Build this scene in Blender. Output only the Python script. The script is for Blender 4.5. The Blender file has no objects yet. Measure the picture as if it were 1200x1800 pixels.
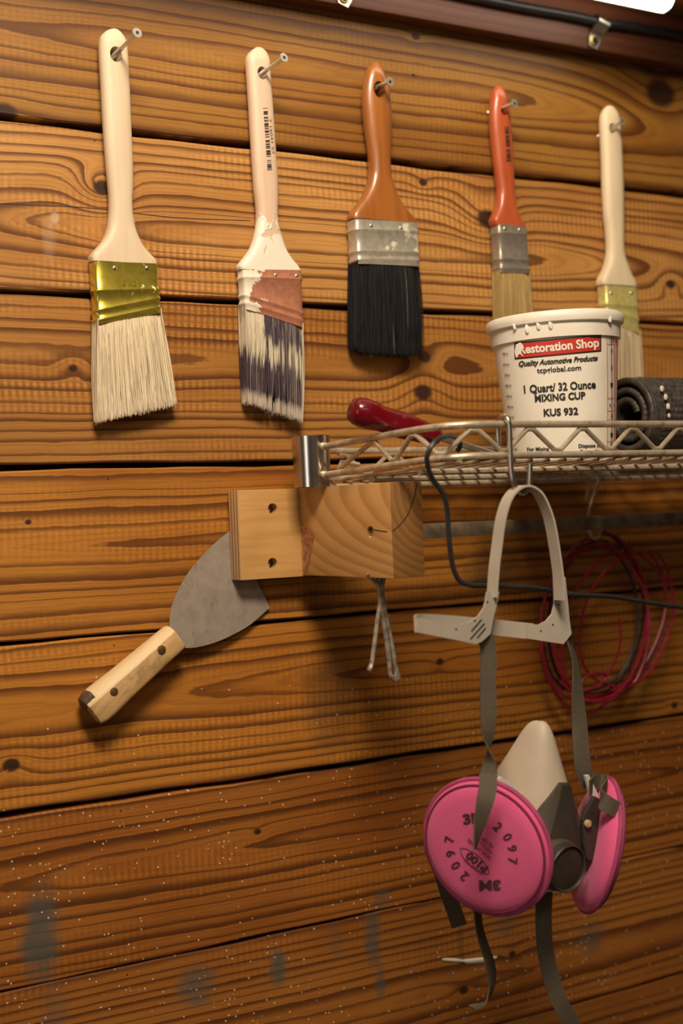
import bpy, bmesh, math, random
from mathutils import Vector, Matrix
from mathutils.bvhtree import BVHTree

# ------------------------------------------------------------------ camera
CZ = 1.5            # camera height
D = 1.11            # camera to wall
FPX = 2480.0        # focal length in pixels of a 1200x1800 frame
YAW, ROLL = math.radians(31.2), math.radians(2.25)
CAM = Vector((0, -D, CZ))
_r0 = Vector((math.cos(YAW), -math.sin(YAW), 0)); _w = Vector((0, 0, 1))
FWD = Vector((math.sin(YAW), math.cos(YAW), 0))
RGT = math.cos(ROLL) * _r0 - math.sin(ROLL) * _w
UPV = math.cos(ROLL) * _w + math.sin(ROLL) * _r0
scene = bpy.context.scene
col = scene.collection
cd = bpy.data.cameras.new('camera'); cam = bpy.data.objects.new('camera', cd); col.objects.link(cam)
cd.sensor_fit = 'VERTICAL'; cd.sensor_height = 36.0; cd.lens = FPX * 36.0 / 1800.0
m3 = Matrix((RGT, UPV, -FWD)).transposed()
cam.matrix_world = Matrix.Translation(CAM) @ m3.to_4x4()
cd.clip_start = 0.01
cd.dof.use_dof = True; cd.dof.focus_distance = 1.19; cd.dof.aperture_fstop = 3.6
scene.camera = cam

# ------------------------------------------------------------------ light
world = bpy.data.worlds.new('world'); scene.world = world; world.use_nodes = True
bg = world.node_tree.nodes['Background']
bg.inputs[0].default_value = (1.0, 0.80, 0.60, 1); bg.inputs[1].default_value = 0.05

def area(name, loc, target, sx, sy, power, color):
    l = bpy.data.lights.new(name, 'AREA'); l.shape = 'RECTANGLE'; l.size = sx; l.size_y = sy
    l.energy = power; l.color = color
    o = bpy.data.objects.new(name, l); col.objects.link(o); o.location = loc
    o.rotation_euler = (Vector(target) - Vector(loc)).to_track_quat('-Z', 'Y').to_euler()
    return o
area('ceiling_light', (0.16, -1.00, CZ + 1.02), (0.60, 0, CZ - 0.02), 0.42, 0.30, 26.5, (1.0, 0.84, 0.64))
area('ambient_fill', (0.2, -2.3, 2.55), (0.2, -2.3, 0), 1.2, 0.3, 8, (1.0, 0.88, 0.70))  # added overhead fill for ambient light, not a known lamp
area('window_light', (-1.54, -1.15, 1.62), (0.6, -0.6, 1.45), 0.9, 1.1, 6, (1.0, 0.93, 0.82))
scene.view_settings.view_transform = 'Standard'; scene.view_settings.look = 'None'
scene.view_settings.gamma = 1.0; scene.view_settings.use_curve_mapping = False
scene.view_settings.exposure = 0.0

# ------------------------------------------------------------------ helpers
def ray(px, py): return (FWD + (px - 600) / FPX * RGT - (py - 900) / FPX * UPV)
def P(px, py, d=0.0):
    v = ray(px, py); return CAM + v * ((D - d) / v.y)
def proj(p):
    q = p - CAM; z = q.dot(FWD); return (600 + FPX * q.dot(RGT) / z, 900 - FPX * q.dot(UPV) / z)
def kshift(px, py, d):
    a = proj(P(px, py, d)); b = proj(P(px, py, d) + Vector((0, -0.01, 0))); return (b[0] - a[0]) / 0.01
def sxpx(px, py, d): return 1.0 / (P(px + 1, py, d) - P(px, py, d)).length
WL = {}
def tag(o, label, cat=None, group=None, kind=None):
    if label: o['label'] = label
    if cat: o['category'] = cat
    if group: o['group'] = group
    if kind: o['kind'] = kind
    return o
def empty(name, loc, label, cat, group=None):
    o = bpy.data.objects.new(name, None); col.objects.link(o); o.location = loc; o.empty_display_size = .02
    WL[o.name] = Vector(loc); return tag(o, label, cat, group)

class MB:
    def __init__(s): s.v = []; s.f = []; s.c = None
    def add(s, vs, fs):
        n = len(s.v); s.v += [Vector(v) for v in vs]; s.f += [[i + n for i in f] for f in fs]; return s
    def loft(s, rings, cap=True, closed=True):
        n = len(rings[0]); vs = [p for r in rings for p in r]; fs = []
        for i in range(len(rings) - 1):
            for j in range(n if closed else n - 1):
                k = (j + 1) % n
                fs.append([i * n + j, i * n + k, (i + 1) * n + k, (i + 1) * n + j])
        if cap and closed:
            fs.append(list(range(n))[::-1]); fs.append([(len(rings) - 1) * n + j for j in range(n)])
        return s.add(vs, fs)
    def tube(s, pts, r, seg=8, cap=True, closed=False):
        pts = [Vector(p) for p in pts]; n = len(pts)
        rr = r if isinstance(r, (list, tuple)) else [r] * n
        rings = []; prev = None
        for i, p in enumerate(pts):
            if closed: t = pts[(i + 1) % n] - pts[i - 1]
            else: t = pts[min(i + 1, n - 1)] - pts[max(i - 1, 0)]
            t.normalize()
            if prev is None:
                a = t.orthogonal().normalized()
            else:
                a = prev - t * prev.dot(t); a = a.normalized() if a.length > 1e-6 else t.orthogonal().normalized()
            b = t.cross(a); prev = a
            rings.append([p + rr[i] * (math.cos(2 * math.pi * j / seg) * a + math.sin(2 * math.pi * j / seg) * b) for j in range(seg)])
        if closed: rings.append(rings[0])
        return s.loft(rings, cap and not closed)
    def box(s, a, b):
        (x0, y0, z0), (x1, y1, z1) = a, b
        return s.add([(x0, y0, z0), (x1, y0, z0), (x1, y1, z0), (x0, y1, z0), (x0, y0, z1), (x1, y0, z1), (x1, y1, z1), (x0, y1, z1)],
                     [[3, 2, 1, 0], [4, 5, 6, 7], [0, 1, 5, 4], [1, 2, 6, 5], [2, 3, 7, 6], [3, 0, 4, 7]])
    def lathe(s, prof, mat, seg=48, cap=True):
        # prof: list of (r, h) ; axis = local z of mat
        rings = [[mat @ Vector((r * math.cos(2 * math.pi * j / seg), r * math.sin(2 * math.pi * j / seg), h)) for j in range(seg)] for r, h in prof]
        return s.loft(rings, cap)
    def prism(s, pts, off):
        # pts: polygon of world points, off: extrude vector
        n = len(pts); vs = [Vector(p) for p in pts] + [Vector(p) + off for p in pts]
        fs = [list(range(n)), [n + i for i in range(n)][::-1]]
        for i in range(n):
            j = (i + 1) % n; fs.append([i, i + n, j + n, j])
        return s.add(vs, fs)
    def sphere(s, c, r, seg=10, sc=(1, 1, 1)):
        c = Vector(c); rings = []
        for i in range(1, seg // 2 + 1):
            a = math.pi * i / (seg // 2 + 1)
            rings.append([c + Vector((sc[0] * r * math.sin(a) * math.cos(2 * math.pi * j / seg), sc[1] * r * math.sin(a) * math.sin(2 * math.pi * j / seg), sc[2] * r * math.cos(a))) for j in range(seg)])
        return s.loft(rings, True)
    def build(s, name, mat, parent=None, origin=None, smooth=True, bevel=0.0, angle=40, recalc=True):
        xs = [v.x for v in s.v]; ys = [v.y for v in s.v]; zs = [v.z for v in s.v]
        o3 = Vector(origin) if origin is not None else Vector(((min(xs) + max(xs)) / 2, (min(ys) + max(ys)) / 2, (min(zs) + max(zs)) / 2))
        me = bpy.data.meshes.new(name)
        me.from_pydata([v - o3 for v in s.v], [], s.f)
        if s.c:
            at = me.color_attributes.new('Col', 'FLOAT_COLOR', 'POINT')
            for i, c in enumerate(s.c): at.data[i].color = (*c, 1)
        if recalc:
            bm = bmesh.new(); bm.from_mesh(me)
            bmesh.ops.recalc_face_normals(bm, faces=bm.faces)
            if bevel:
                es = [e for e in bm.edges if len(e.link_faces) == 2 and e.calc_face_angle(0) > math.radians(50)]
                bmesh.ops.bevel(bm, geom=es, offset=bevel, segments=2, affect='EDGES', profile=.6)
            bm.to_mesh(me); bm.free()
        me.update()
        if smooth:
            me.shade_smooth()
            me.set_sharp_from_angle(angle=math.radians(angle))
        if mat: me.materials.append(mat)
        o = bpy.data.objects.new(name, me); col.objects.link(o)
        o.location = o3 - (WL[parent.name] if parent else Vector((0, 0, 0)))
        WL[o.name] = o3
        if parent: o.parent = parent
        return o

def cut(o, cutters):
    """difference of world-space cutter meshes (MB) from object o"""
    tmp = []
    for c in cutters:
        k = c.build('cutter', None, smooth=False); tmp.append(k)
        md = o.modifiers.new('b', 'BOOLEAN'); md.object = k; md.operation = 'DIFFERENCE'; md.solver = 'EXACT'
    bpy.context.view_layer.update()
    dg = bpy.context.evaluated_depsgraph_get()
    me = bpy.data.meshes.new_from_object(o.evaluated_get(dg))
    o.modifiers.clear(); old = o.data; o.data = me; me.name = old.name
    me.set_sharp_from_angle(angle=math.radians(40))
    for k in tmp: bpy.data.objects.remove(k)
    return o

def spline(pts, n=8):
    """Catmull-Rom through points (any dimension tuples)"""
    out = []; m = len(pts)
    for i in range(m - 1):
        p0, p1, p2, p3 = pts[max(i - 1, 0)], pts[i], pts[i + 1], pts[min(i + 2, m - 1)]
        for k in range(n):
            t = k / n
            out.append(tuple(.5 * (2 * b + (c - a) * t + (2 * a - 5 * b + 4 * c - d) * t * t + (3 * b - a - 3 * c + d) * t ** 3) for a, b, c, d in zip(p0, p1, p2, p3)))
    out.append(tuple(pts[-1])); return out

def bvh_of(objs):
    vs = []; fs = []
    for o in objs:
        n = len(vs); w = WL[o.name]
        vs += [v.co + w for v in o.data.vertices]; fs += [[i + n for i in p.vertices] for p in o.data.polygons]
    return BVHTree.FromPolygons(vs, fs)
def decal(name, pv, pf, bvh, mat, parent, off=0.0003):
    """flat print: 2-D pixel polygons laid on the surface they are printed on"""
    m = MB(); vs = []; ok = []
    for x, y in pv:
        v = ray(x, y).normalized(); h = bvh.ray_cast(CAM, v)
        if h[0] is None: ok.append(False); vs.append(Vector((0, 0, 0)))
        else:
            nn = h[1] if h[1].dot(v) < 0 else -h[1]
            ok.append(True); vs.append(h[0] + nn * off)
    fs = [f for f in pf if all(ok[i] for i in f)]
    used = sorted({i for f in fs for i in f}); mp = {k: i for i, k in enumerate(used)}
    if not fs: return None
    m.add([vs[i] for i in used], [[mp[i] for i in f] for f in fs])
    return m.build(name, mat, parent, smooth=False, recalc=False)
def text2d(s, size=1.0, bold=0.0, shear=0.0, align='CENTER', spacing=1.0):
    cu = bpy.data.curves.new('t', 'FONT'); cu.body = s; cu.size = size; cu.offset = bold
    cu.align_x = align; cu.align_y = 'CENTER'; cu.resolution_u = 3; cu.space_character = spacing
    o = bpy.data.objects.new('t', cu); col.objects.link(o)
    bpy.context.view_layer.update()
    me = bpy.data.meshes.new_from_object(o.evaluated_get(bpy.context.evaluated_depsgraph_get()))
    vs = [(v.co.x + shear * v.co.y, v.co.y) for v in me.vertices]; fs = [list(p.vertices) for p in me.polygons]
    bpy.data.objects.remove(o); bpy.data.curves.remove(cu); bpy.data.meshes.remove(me)
    return vs, fs
def place2d(vs, cx, cy, w=None, h=None, ang=0.0, scale=None, bend=0.0):
    """fit text verts into a pixel box w x h centred at cx, cy, rotated ang degrees (counter-clockwise as seen)"""
    x0 = min(v[0] for v in vs); x1 = max(v[0] for v in vs); y0 = min(v[1] for v in vs); y1 = max(v[1] for v in vs)
    sx = w / (x1 - x0) if w else scale; sy = h / (y1 - y0) if h else (scale or sx)
    if not w and not scale: sx = sy
    a = math.radians(ang); out = []
    for x, y in vs:
        X = (x - (x0 + x1) / 2) * sx; Y = (y - (y0 + y1) / 2) * sy
        Y -= bend * (X / (w or 100)) ** 2
        out.append((cx + X * math.cos(a) - Y * math.sin(a), cy - (X * math.sin(a) + Y * math.cos(a))))
    return out
def grid2d(corners, nx, ny):
    (ax, ay), (bx, by), (cx, cy), (dx, dy) = corners      # tl, tr, br, bl
    vs = []; fs = []
    for j in range(ny + 1):
        for i in range(nx + 1):
            u = i / nx; v = j / ny
            vs.append(((ax * (1 - u) + bx * u) * (1 - v) + (dx * (1 - u) + cx * u) * v, (ay * (1 - u) + by * u) * (1 - v) + (dy * (1 - u) + cy * u) * v))
    for j in range(ny):
        for i in range(nx):
            k = j * (nx + 1) + i; fs.append([k, k + nx + 1, k + nx + 2, k + 1])
    return vs, fs

# ------------------------------------------------------------------ materials
class S:
    """socket wrapper: arithmetic builds Math nodes"""
    def __init__(s, t, k): s.t = t; s.k = k
    def _m(s, op, *a):
        n = s.t.nodes.new('ShaderNodeMath'); n.operation = op
        for i, x in enumerate((s,) + a):
            if isinstance(x, S): s.t.links.new(x.k, n.inputs[i])
            else: n.inputs[i].default_value = x
        return S(s.t, n.outputs[0])
    def __add__(s, o): return s._m('ADD', o)
    __radd__ = __add__
    def __sub__(s, o): return s._m('SUBTRACT', o)
    def __rsub__(s, o): return (s * -1) + o
    def __mul__(s, o): return s._m('MULTIPLY', o)
    __rmul__ = __mul__
    def __truediv__(s, o): return s._m('DIVIDE', o)
    def sqrt(s): return s._m('SQRT')
    def fract(s): return s._m('FRACT')
    def floor(s): return s._m('FLOOR')
    def abs(s): return s._m('ABSOLUTE')
    def sin(s): return s._m('SINE')
    def exp(s): return s._m('EXPONENT')
    def max(s, o): return s._m('MAXIMUM', o)
    def min(s, o): return s._m('MINIMUM', o)
    def gt(s, o): return s._m('GREATER_THAN', o)
    def lt(s, o): return s._m('LESS_THAN', o)
    def sat(s): return s.max(0.0).min(1.0)
    def step(s, a, b):
        n = s.t.nodes.new('ShaderNodeMapRange'); n.interpolation_type = 'SMOOTHSTEP'
        s.t.links.new(s.k, n.inputs[0]); n.inputs[1].default_value = a; n.inputs[2].default_value = b
        return S(s.t, n.outputs[0])
class Mat:
    def __init__(s, name, rough=.5, metal=0.0, **kw):
        s.m = bpy.data.materials.new(name); s.m.use_nodes = True; s.t = s.m.node_tree
        s.b = s.t.nodes['Principled BSDF']
        s.b.inputs['Roughness'].default_value = rough; s.b.inputs['Metallic'].default_value = metal
        for k, v in kw.items(): s.b.inputs[k.replace('_', ' ')].default_value = v
    def coord(s, kind='Object'):
        n = s.t.nodes.new('ShaderNodeTexCoord'); q = s.t.nodes.new('ShaderNodeSeparateXYZ')
        s.t.links.new(n.outputs[kind], q.inputs[0]); return [S(s.t, o) for o in q.outputs]
    def vec(s, x, y, z):
        n = s.t.nodes.new('ShaderNodeCombineXYZ')
        for i, a in enumerate((x, y, z)):
            if isinstance(a, S): s.t.links.new(a.k, n.inputs[i])
            else: n.inputs[i].default_value = a
        return S(s.t, n.outputs[0])
    def noise(s, v, scale=1, detail=2, rough=.5, dist=0):
        n = s.t.nodes.new('ShaderNodeTexNoise'); s.t.links.new(v.k, n.inputs['Vector'])
        n.inputs['Scale'].default_value = scale; n.inputs['Detail'].default_value = detail
        n.inputs['Roughness'].default_value = rough; n.inputs['Distortion'].default_value = dist
        return S(s.t, n.outputs[0])
    def voro(s, v, scale=1, rnd=1.0):
        n = s.t.nodes.new('ShaderNodeTexVoronoi'); s.t.links.new(v.k, n.inputs['Vector'])
        n.inputs['Scale'].default_value = scale; n.inputs['Randomness'].default_value = rnd
        return S(s.t, n.outputs['Distance']), S(s.t, n.outputs['Color'])
    def white(s, v):
        n = s.t.nodes.new('ShaderNodeTexWhiteNoise'); n.noise_dimensions = '1D'; s.t.links.new(v.k, n.inputs['W']); return S(s.t, n.outputs[0])
    def mix(s, f, a, b, mode='MIX'):
        n = s.t.nodes.new('ShaderNodeMix'); n.data_type = 'RGBA'; n.blend_type = mode; n.clamp_factor = True
        for i, x in ((0, f), (6, a), (7, b)):
            if isinstance(x, S): s.t.links.new(x.k, n.inputs[i])
            elif i == 0: n.inputs[0].default_value = x
            else: n.inputs[i].default_value = (*x, 1)
        return S(s.t, n.outputs[2])
    def set(s, name, v):
        if isinstance(v, S): s.t.links.new(v.k, s.b.inputs[name])
        elif name == 'Base Color': s.b.inputs[name].default_value = (*v, 1)
        else: s.b.inputs[name].default_value = v
        return s
    def bump(s, h, strength=.3, dist=.001):
        n = s.t.nodes.new('ShaderNodeBump'); n.inputs['Strength'].default_value = strength; n.inputs['Distance'].default_value = dist
        s.t.links.new(h.k, n.inputs['Height']); s.t.links.new(n.outputs[0], s.b.inputs['Normal']); return s
def srgb(r, g, b): return tuple((c / 255 / 12.92 if c / 255 <= .04045 else ((c / 255 + .055) / 1.055) ** 2.4) for c in (r, g, b))
def plain(name, c, rough=.5, metal=0.0, var=.12, scale=60, **kw):
    m = Mat(name, rough, metal, **kw); x, y, z = m.coord()
    n = m.noise(m.vec(x, y, z), scale, 4, .6)
    lo = tuple(a * (1 - var) for a in c); hi = tuple(min(1, a * (1 + var)) for a in c)
    m.set('Base Color', m.mix(n.step(.3, .7), lo, hi)); m.set('Roughness', n * .2 + (rough - .1)); return m.m

def plank_mat(name, seed, ox, oz, h0, slope, z0, freq, early, late, knots=(), stains=(), dust=0.0, ripple=.5, warp=.05, smear=()):
    m = Mat(name, .48); m.b.inputs['Specular IOR Level'].default_value = .35
    x, y, z = m.coord()
    n1 = m.noise(m.vec(x * 2.4 + seed * 3.1, z * 5.0, seed * 1.7), 1, 2) - .5
    n2 = m.noise(m.vec(x * 6 + seed, z * 22, seed * 5.1), 1, 2) - .5
    n3 = m.noise(m.vec(x * 40 + seed, z * 90, seed), 1, 2) - .5
    n4 = m.noise(m.vec(x * 70 + seed, z * 70, seed), 1, 3) - .5
    h = x * slope + h0 + n1 * warp
    zz = z - z0 + n2 * .007
    r = (zz * zz + h * h * .30).sqrt()
    kd = None
    for kx, kz, rad, amp in knots:
        dx = (x - (kx - ox)); dz = (z - (kz - oz))
        q = (dx * dx * .55 + dz * dz)
        r = r + (q * (-1.0 / (rad * rad * 6.0))).exp() * amp
        e = (q + n2 * rad * rad * .8) * (1 / (rad * rad))
        k1 = 1 - e.step(.35, 1.15)
        kd = k1 if kd is None else kd.max(k1)
    ring = r * freq + n3 * .10 + (m.noise(m.vec(x * 60 + seed, z * 420, seed), 1, 2) - .5) * .16 + (m.noise(m.vec(0.0, r * 38, seed), 1, 1) - .5) * 2.2
    t = ring.fract(); rid = m.white(ring.floor())
    t2 = (ring * 3.0 + .35).fract()
    lo = .70 - rid * rid * .62; ramp = ((t - lo) / (.93 - lo)).sat()
    dark = (ramp.step(.0, .9) * (1 - t.step(.95, 1.0)) * (rid * .25 + .72)).max(t2.step(.5, .95) * (1 - t2.step(.96, 1.0)) * .22)
    fine = m.noise(m.vec(x * 25 + seed, z * 700, seed), 1, 3, .7)
    big = m.noise(m.vec(x * 4 + seed, z * 12, seed * 2.2), 1, 3)
    e2 = tuple(a * b for a, b in zip(early, (.74, .64, .52)))
    base = m.mix(big.step(.36, .70), early, e2)
    # saw ripple marks across the board
    rp = ((x * 1020 + m.noise(m.vec(x * 10, z * 25, seed), 1, 1) * 5.0).sin() * .5 + .5)
    rm = m.noise(m.vec(x * 6 + seed * 2, z * 20, seed), 1, 2).step(.42, .62)
    rows = m.noise(m.vec(x * 5, z * 260, seed), 1, 1).step(.3, .7)
    rip = rp * rm * (rows * .7 + .3) * ripple
    base = m.mix(rip * .60, base, tuple(min(1, a * 1.60) for a in early))
    base = m.mix((1 - rp) * rm * rows * ripple * .38, base, tuple(a * b for a, b in zip(early, (.50, .40, .32))))
    c = m.mix(dark * .93, base, late)
    c = m.mix((fine - .5) * .55 + .06, c, late)
    if kd is not None:
        c = m.mix(kd * .96, c, (.030, .012, .007))
    # small pits
    vd, vc = m.voro(m.vec(x * 1.0, 0.0, z * 1.0), 16)
    c = m.mix(vd.lt(.019) * .9, c, (.02, .008, .004))
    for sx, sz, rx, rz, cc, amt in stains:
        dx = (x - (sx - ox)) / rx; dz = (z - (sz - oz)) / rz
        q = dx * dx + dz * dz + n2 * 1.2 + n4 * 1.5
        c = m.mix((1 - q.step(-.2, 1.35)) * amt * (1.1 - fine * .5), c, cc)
    if dust > 0:
        vd, vc = m.voro(m.vec(x, 0.0, z), 230)
        q = S(m.t, vc.k); g = m.noise(m.vec(x * 9, z * 9, seed + 4), 1, 2).step(.35, .75)
        sp = m.t.nodes.new('ShaderNodeSeparateColor'); m.t.links.new(vc.k, sp.inputs[0])
        pick = S(m.t, sp.outputs[0]); sz_ = S(m.t, sp.outputs[1])
        spk = vd.lt(sz_ * sz_ * .15 + .035) * (pick - g * dust * 1.6).lt(.03 + dust * .22 - .05)
        c = m.mix(spk * .85, c, (.72, .62, .46))
    m.set('Base Color', c)
    m.bump(dark * -.3 + rip * .22 + fine * .25 + (kd * -.6 if kd is not None else 0.0), .30, .0010)
    return m.m

def ring_wood(name, early, late, freq, axis, c0, rough=.55, warp=.004, ang=0.0, fine=.25, end=None):
    """solid wood: growth rings about an axis, so side faces show grain and ends show rings"""
    m = Mat(name, rough); q = m.coord(); ax = 'xyz'.index(axis)
    u, v = [q[i] for i in range(3) if i != ax]; w = q[ax]
    n = m.noise(m.vec(*[a * (18 if i != ax else 5) for i, a in enumerate(q)]), 1, 2) - .5
    du = u - c0[0] + n * warp + w * ang; dv = v - c0[1] + n * warp
    r = (du * du + dv * dv).sqrt() * freq
    t = r.fract(); dark = t.step(.25, .85) * (1 - t.step(.9, 1))
    f = m.noise(m.vec(*[a * (420 if i != ax else 30) for i, a in enumerate(q)]), 1, 3, .7)
    c = m.mix(dark * .8, early, late); c = m.mix((f - .5) * fine + .04, c, late)
    if end:   # end grain is darker; the tint also paints in this face's shade
        g = m.t.nodes.new('ShaderNodeNewGeometry'); sp = m.t.nodes.new('ShaderNodeSeparateXYZ'); m.t.links.new(g.outputs['True Normal'], sp.inputs[0])
        c = m.mix(S(m.t, sp.outputs[ax]).abs().gt(.7), c, m.mix(1.0, c, end, 'MULTIPLY'))
    m.set('Base Color', c); m.bump(dark * -.4 + f * .5, .25, .0006); return m.m

M_gap = plain('dark_backing', (.008, .005, .003), .9)
EARLY = (.45, .200, .044); LATE = (.092, .0255, .006)

# ------------------------------------------------------------------ the wall of planks
def Zs(px, py): return P(px, py, 0).z
seams = [Zs(1040, 88), Zs(600, 275), Zs(600, 540), Zs(300, 817), Zs(270, 1110), Zs(600, 1346), Zs(600, 1616), Zs(1000, 1767)]
seams = [seams[0] + 0.1] + seams + [seams[-1] - .139]
X0, X1 = 0.05, 1.65
wall = MB().box((X0, .021, seams[-1] - .02), (X1, .05, seams[0] + .06)).build('wall_back', M_gap)
tag(wall, 'wall of horizontal varnished pine planks with dark gaps between them', kind='structure')
def W(px, py, rad, amp): p = P(px, py, 0); return (p.x, p.z, rad, amp)
def St(px, py, rx, rz, c, a): p = P(px, py, 0); return (p.x, p.z, rx, rz, c, a)
BLUE = (.062, .078, .070); DARK_BROWN = (.035, .022, .012)
PL = [  # h0, slope, z0, freq, brightness tint, knots, stains, dust, ripple
    dict(h0=.05, slope=.03, z0=.03, freq=150, k=.40, knots=()),
    dict(h0=.012, slope=.085, z0=.006, freq=92, k=.83, tint=(.90, .94, .78), knots=(W(1160, 165, .0175, .020), W(730, 64, .004, .004), W(726, 133, .002, 0), W(8, 200, .01, .004)), ripple=.35, warp=.07),
    dict(h0=-.005, slope=-.10, z0=-.012, freq=120, k=1.20, tint=(1.0, 1.12, 1.45), knots=(W(743, 321, .004, .005), W(855, 385, .011, .022), W(180, 330, .007, .030), W(1178, 500, .0055, .014)), ripple=.9, warp=.06,
         stains=(St(96, 383, .0035, .005, (.62, .55, .44), .45), St(86, 420, .006, .020, (.60, .50, .36), .20))),
    dict(h0=.045, slope=.05, z0=.020, freq=118, k=.90, knots=(W(742, 690, .009, .012), W(745, 628, .006, .008), W(128, 648, .004, .006)), ripple=1.0, warp=.05),
    dict(h0=.004, slope=.045, z0=.006, freq=105, k=1.0, tint=(1.02, .93, .66), knots=(W(49, 918, .0025, .0),), ripple=.55, warp=.03,
         stains=(St(860, 1000, .04, .03, DARK_BROWN, .75), St(560, 1060, .018, .03, DARK_BROWN, .45))),
    dict(h0=.010, slope=-.055, z0=.012, freq=112, k=1.02, tint=(1.04, .92, .60), knots=(W(773, 1163, .0035, .004), W(20, 1345, .006, .008), W(1185, 1240, .004, .004)), dust=.16, ripple=.75, warp=.07,
         stains=(St(575, 1230, .030, .050, DARK_BROWN, .62),)),  # dark brown patch below the bracket block, as on the board above
    dict(h0=-.006, slope=.06, z0=.012, freq=110, k=.74, tint=(1.05, .82, .58), knots=(W(452, 1462, .003, .003),), dust=.85, ripple=.55, warp=.05,
         stains=(St(72, 1640, .018, .04, BLUE, 1.0), St(670, 1580, .012, .012, BLUE, .6), St(1000, 1440, .03, .02, DARK_BROWN, .4), St(1110, 1560, .03, .03, BLUE, .35))),
    dict(h0=.02, slope=.05, z0=-.02, freq=125, k=.80, tint=(1.03, .85, .68), knots=(W(900, 1677, .004, .004), W(815, 1740, .005, .002)), dust=.7, ripple=.6, warp=.05,
         stains=(St(488, 1700, .011, .018, BLUE, 1.0), St(655, 1650, .011, .030, BLUE, .95), St(345, 1735, .020, .022, BLUE, .8), St(668, 1725, .006, .02, BLUE, .7), St(590, 1655, .008, .02, BLUE, .4),
                 St(810, 1660, .004, .03, DARK_BROWN, .5), St(890, 1620, .012, .02, BLUE, .4), St(1040, 1650, .02, .02, BLUE, .6), St(95, 1765, .012, .03, BLUE, .4))),
    dict(h0=.03, slope=.04, z0=.02, freq=110, k=.76, tint=(1.0, .85, .7), knots=(), dust=.4, stains=(St(600, 1790, .01, .02, BLUE, .4),)),
]
rng = random.Random(5); PLO = []
for i, p in enumerate(PL):
    zt, zb = seams[i], seams[i + 1]
    gap = [.001, .0022, .0026, .0026, .0024, .0014, .0021, .0009, .0010, .001][i]
    gapb = [.0022, .0026, .0026, .0024, .0014, .0021, .0009, .0010, .001][i]
    oz = (zt + zb) / 2; ox = .75
    e = tuple(a * p['k'] * t for a, t in zip(EARLY, p.get('tint', (1, 1, 1)))); l = tuple(a * min(1, p['k']) for a in LATE)
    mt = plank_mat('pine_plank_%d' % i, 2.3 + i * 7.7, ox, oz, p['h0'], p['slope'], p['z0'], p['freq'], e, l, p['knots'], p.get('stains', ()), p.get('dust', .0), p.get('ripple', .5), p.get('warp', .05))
    out = rng.uniform(-.0012, .0006)
    mb = MB(); nx = 48
    top = []; 
    rings = []
    ft = [rng.uniform(-1, 1) for _ in range(6)]
    for j in range(nx + 1):
        x = X0 + (X1 - X0) * j / nx
        wt = .0005 * (math.sin(x * 21 + ft[0] * 3) + math.sin(x * 57 + ft[1] * 3)); wb = .0005 * (math.sin(x * 17 + ft[2] * 3) + math.sin(x * 49 + ft[3] * 3))
        a, b = zt - gap + wt, zb + gapb + wb
        c = .0014
        rings.append([Vector((x, out + c, a)), Vector((x, out, a - c)), Vector((x, out, b + c)), Vector((x, out + c, b)), Vector((x, .019, b)), Vector((x, .019, a))])
    mb.loft(rings)
    pl_o = mb.build('plank', mt, wall, origin=(ox, 0, oz), smooth=False); PLO.append(pl_o)

# ------------------------------------------------------------------ the rest of the workshop, behind and beside the camera
M_plast = plain('painted_wallboard', (.28, .235, .18), .8, var=.08, scale=3); M_conc = plain('concrete', (.22, .19, .16), .8, var=.2, scale=5); M_ceil = plain('ceiling_board', (.36, .31, .25), .85, var=.05, scale=3)
RX0, RX1, RY0, RZ1 = -1.6, 3.2, -3.2, 2.62
def slab(name, a, b, mat, label): return tag(MB().box(a, b).build(name, mat, smooth=False), label, kind='structure')
slab('floor', (RX0, RY0, -.05), (RX1, .06, 0), M_conc, 'grey concrete workshop floor')
slab('ceiling', (RX0, RY0, RZ1), (RX1, .06, RZ1 + .05), M_ceil, 'pale board ceiling of the workshop')
slab('wall_left', (RX0 - .05, RY0, 0), (RX0, .06, RZ1), M_plast, 'painted side wall of the workshop beside the window')
slab('wall_right', (RX1, RY0, 0), (RX1 + .05, .06, RZ1), M_plast, 'painted far side wall of the workshop')
slab('wall_front', (RX0, RY0 - .05, 0), (RX1, RY0, RZ1), M_plast, 'painted workshop wall opposite the planks')
slab('wall_backing', (RX0, .055, 0), (RX1, .10, RZ1), M_plast, 'painted wall carrying the plank cladding')

# ------------------------------------------------------------------ trim, soffit, lamp and cable at the top
M_trim = ring_wood('dark_trim_wood', (.14, .042, .016), (.085, .025, .010), 120, 'x', (.02, .05), .5)
ztr = P(1040, 87, .020).z
trim = MB().box((X0, -.020, ztr), (X1, -.0015, ztr + .052)).build('trim_1', M_trim, bevel=.0015)
tag(trim, 'dark brown trim board along the top of the plank wall', kind='structure')
M_soffit = ring_wood('soffit_wood', (.36, .16, .045), (.20, .075, .02), 110, 'x', (.03, .09), .5)
zsf = ztr + .0545
soffit = MB().box((X0, -.145, zsf), (X1, .02, zsf + .018)).build('trim_2', M_soffit, bevel=.001)
tag(soffit, 'varnished wooden soffit board above the trim, carrying the strip lamp', kind='structure')
pe = P(1190, 19, .100)
M_lampw = plain('white_lamp_housing', (.75, .72, .66), .4)
M_em = Mat('lamp_diffuser', .4); M_em.set('Base Color', (.9, .88, .8)); M_em.set('Emission Color', (1, .9, .74, 1)); M_em.set('Emission Strength', 5.0)
xe = pe.x; zl = pe.z
lamp = empty('strip_lamp', (xe - .3, -.09, zsf - .001), 'white strip lamp glowing under the wooden soffit', 'lamp')
MB().box((xe - .62, -.106, zsf - .009), (xe, -.074, zsf - .0005)).build('housing', M_lampw, lamp, bevel=.001)
prof = [(math.cos(a) * .014, math.sin(a)) for a in [math.pi + math.pi * k / 12 for k in range(13)]]
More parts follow.
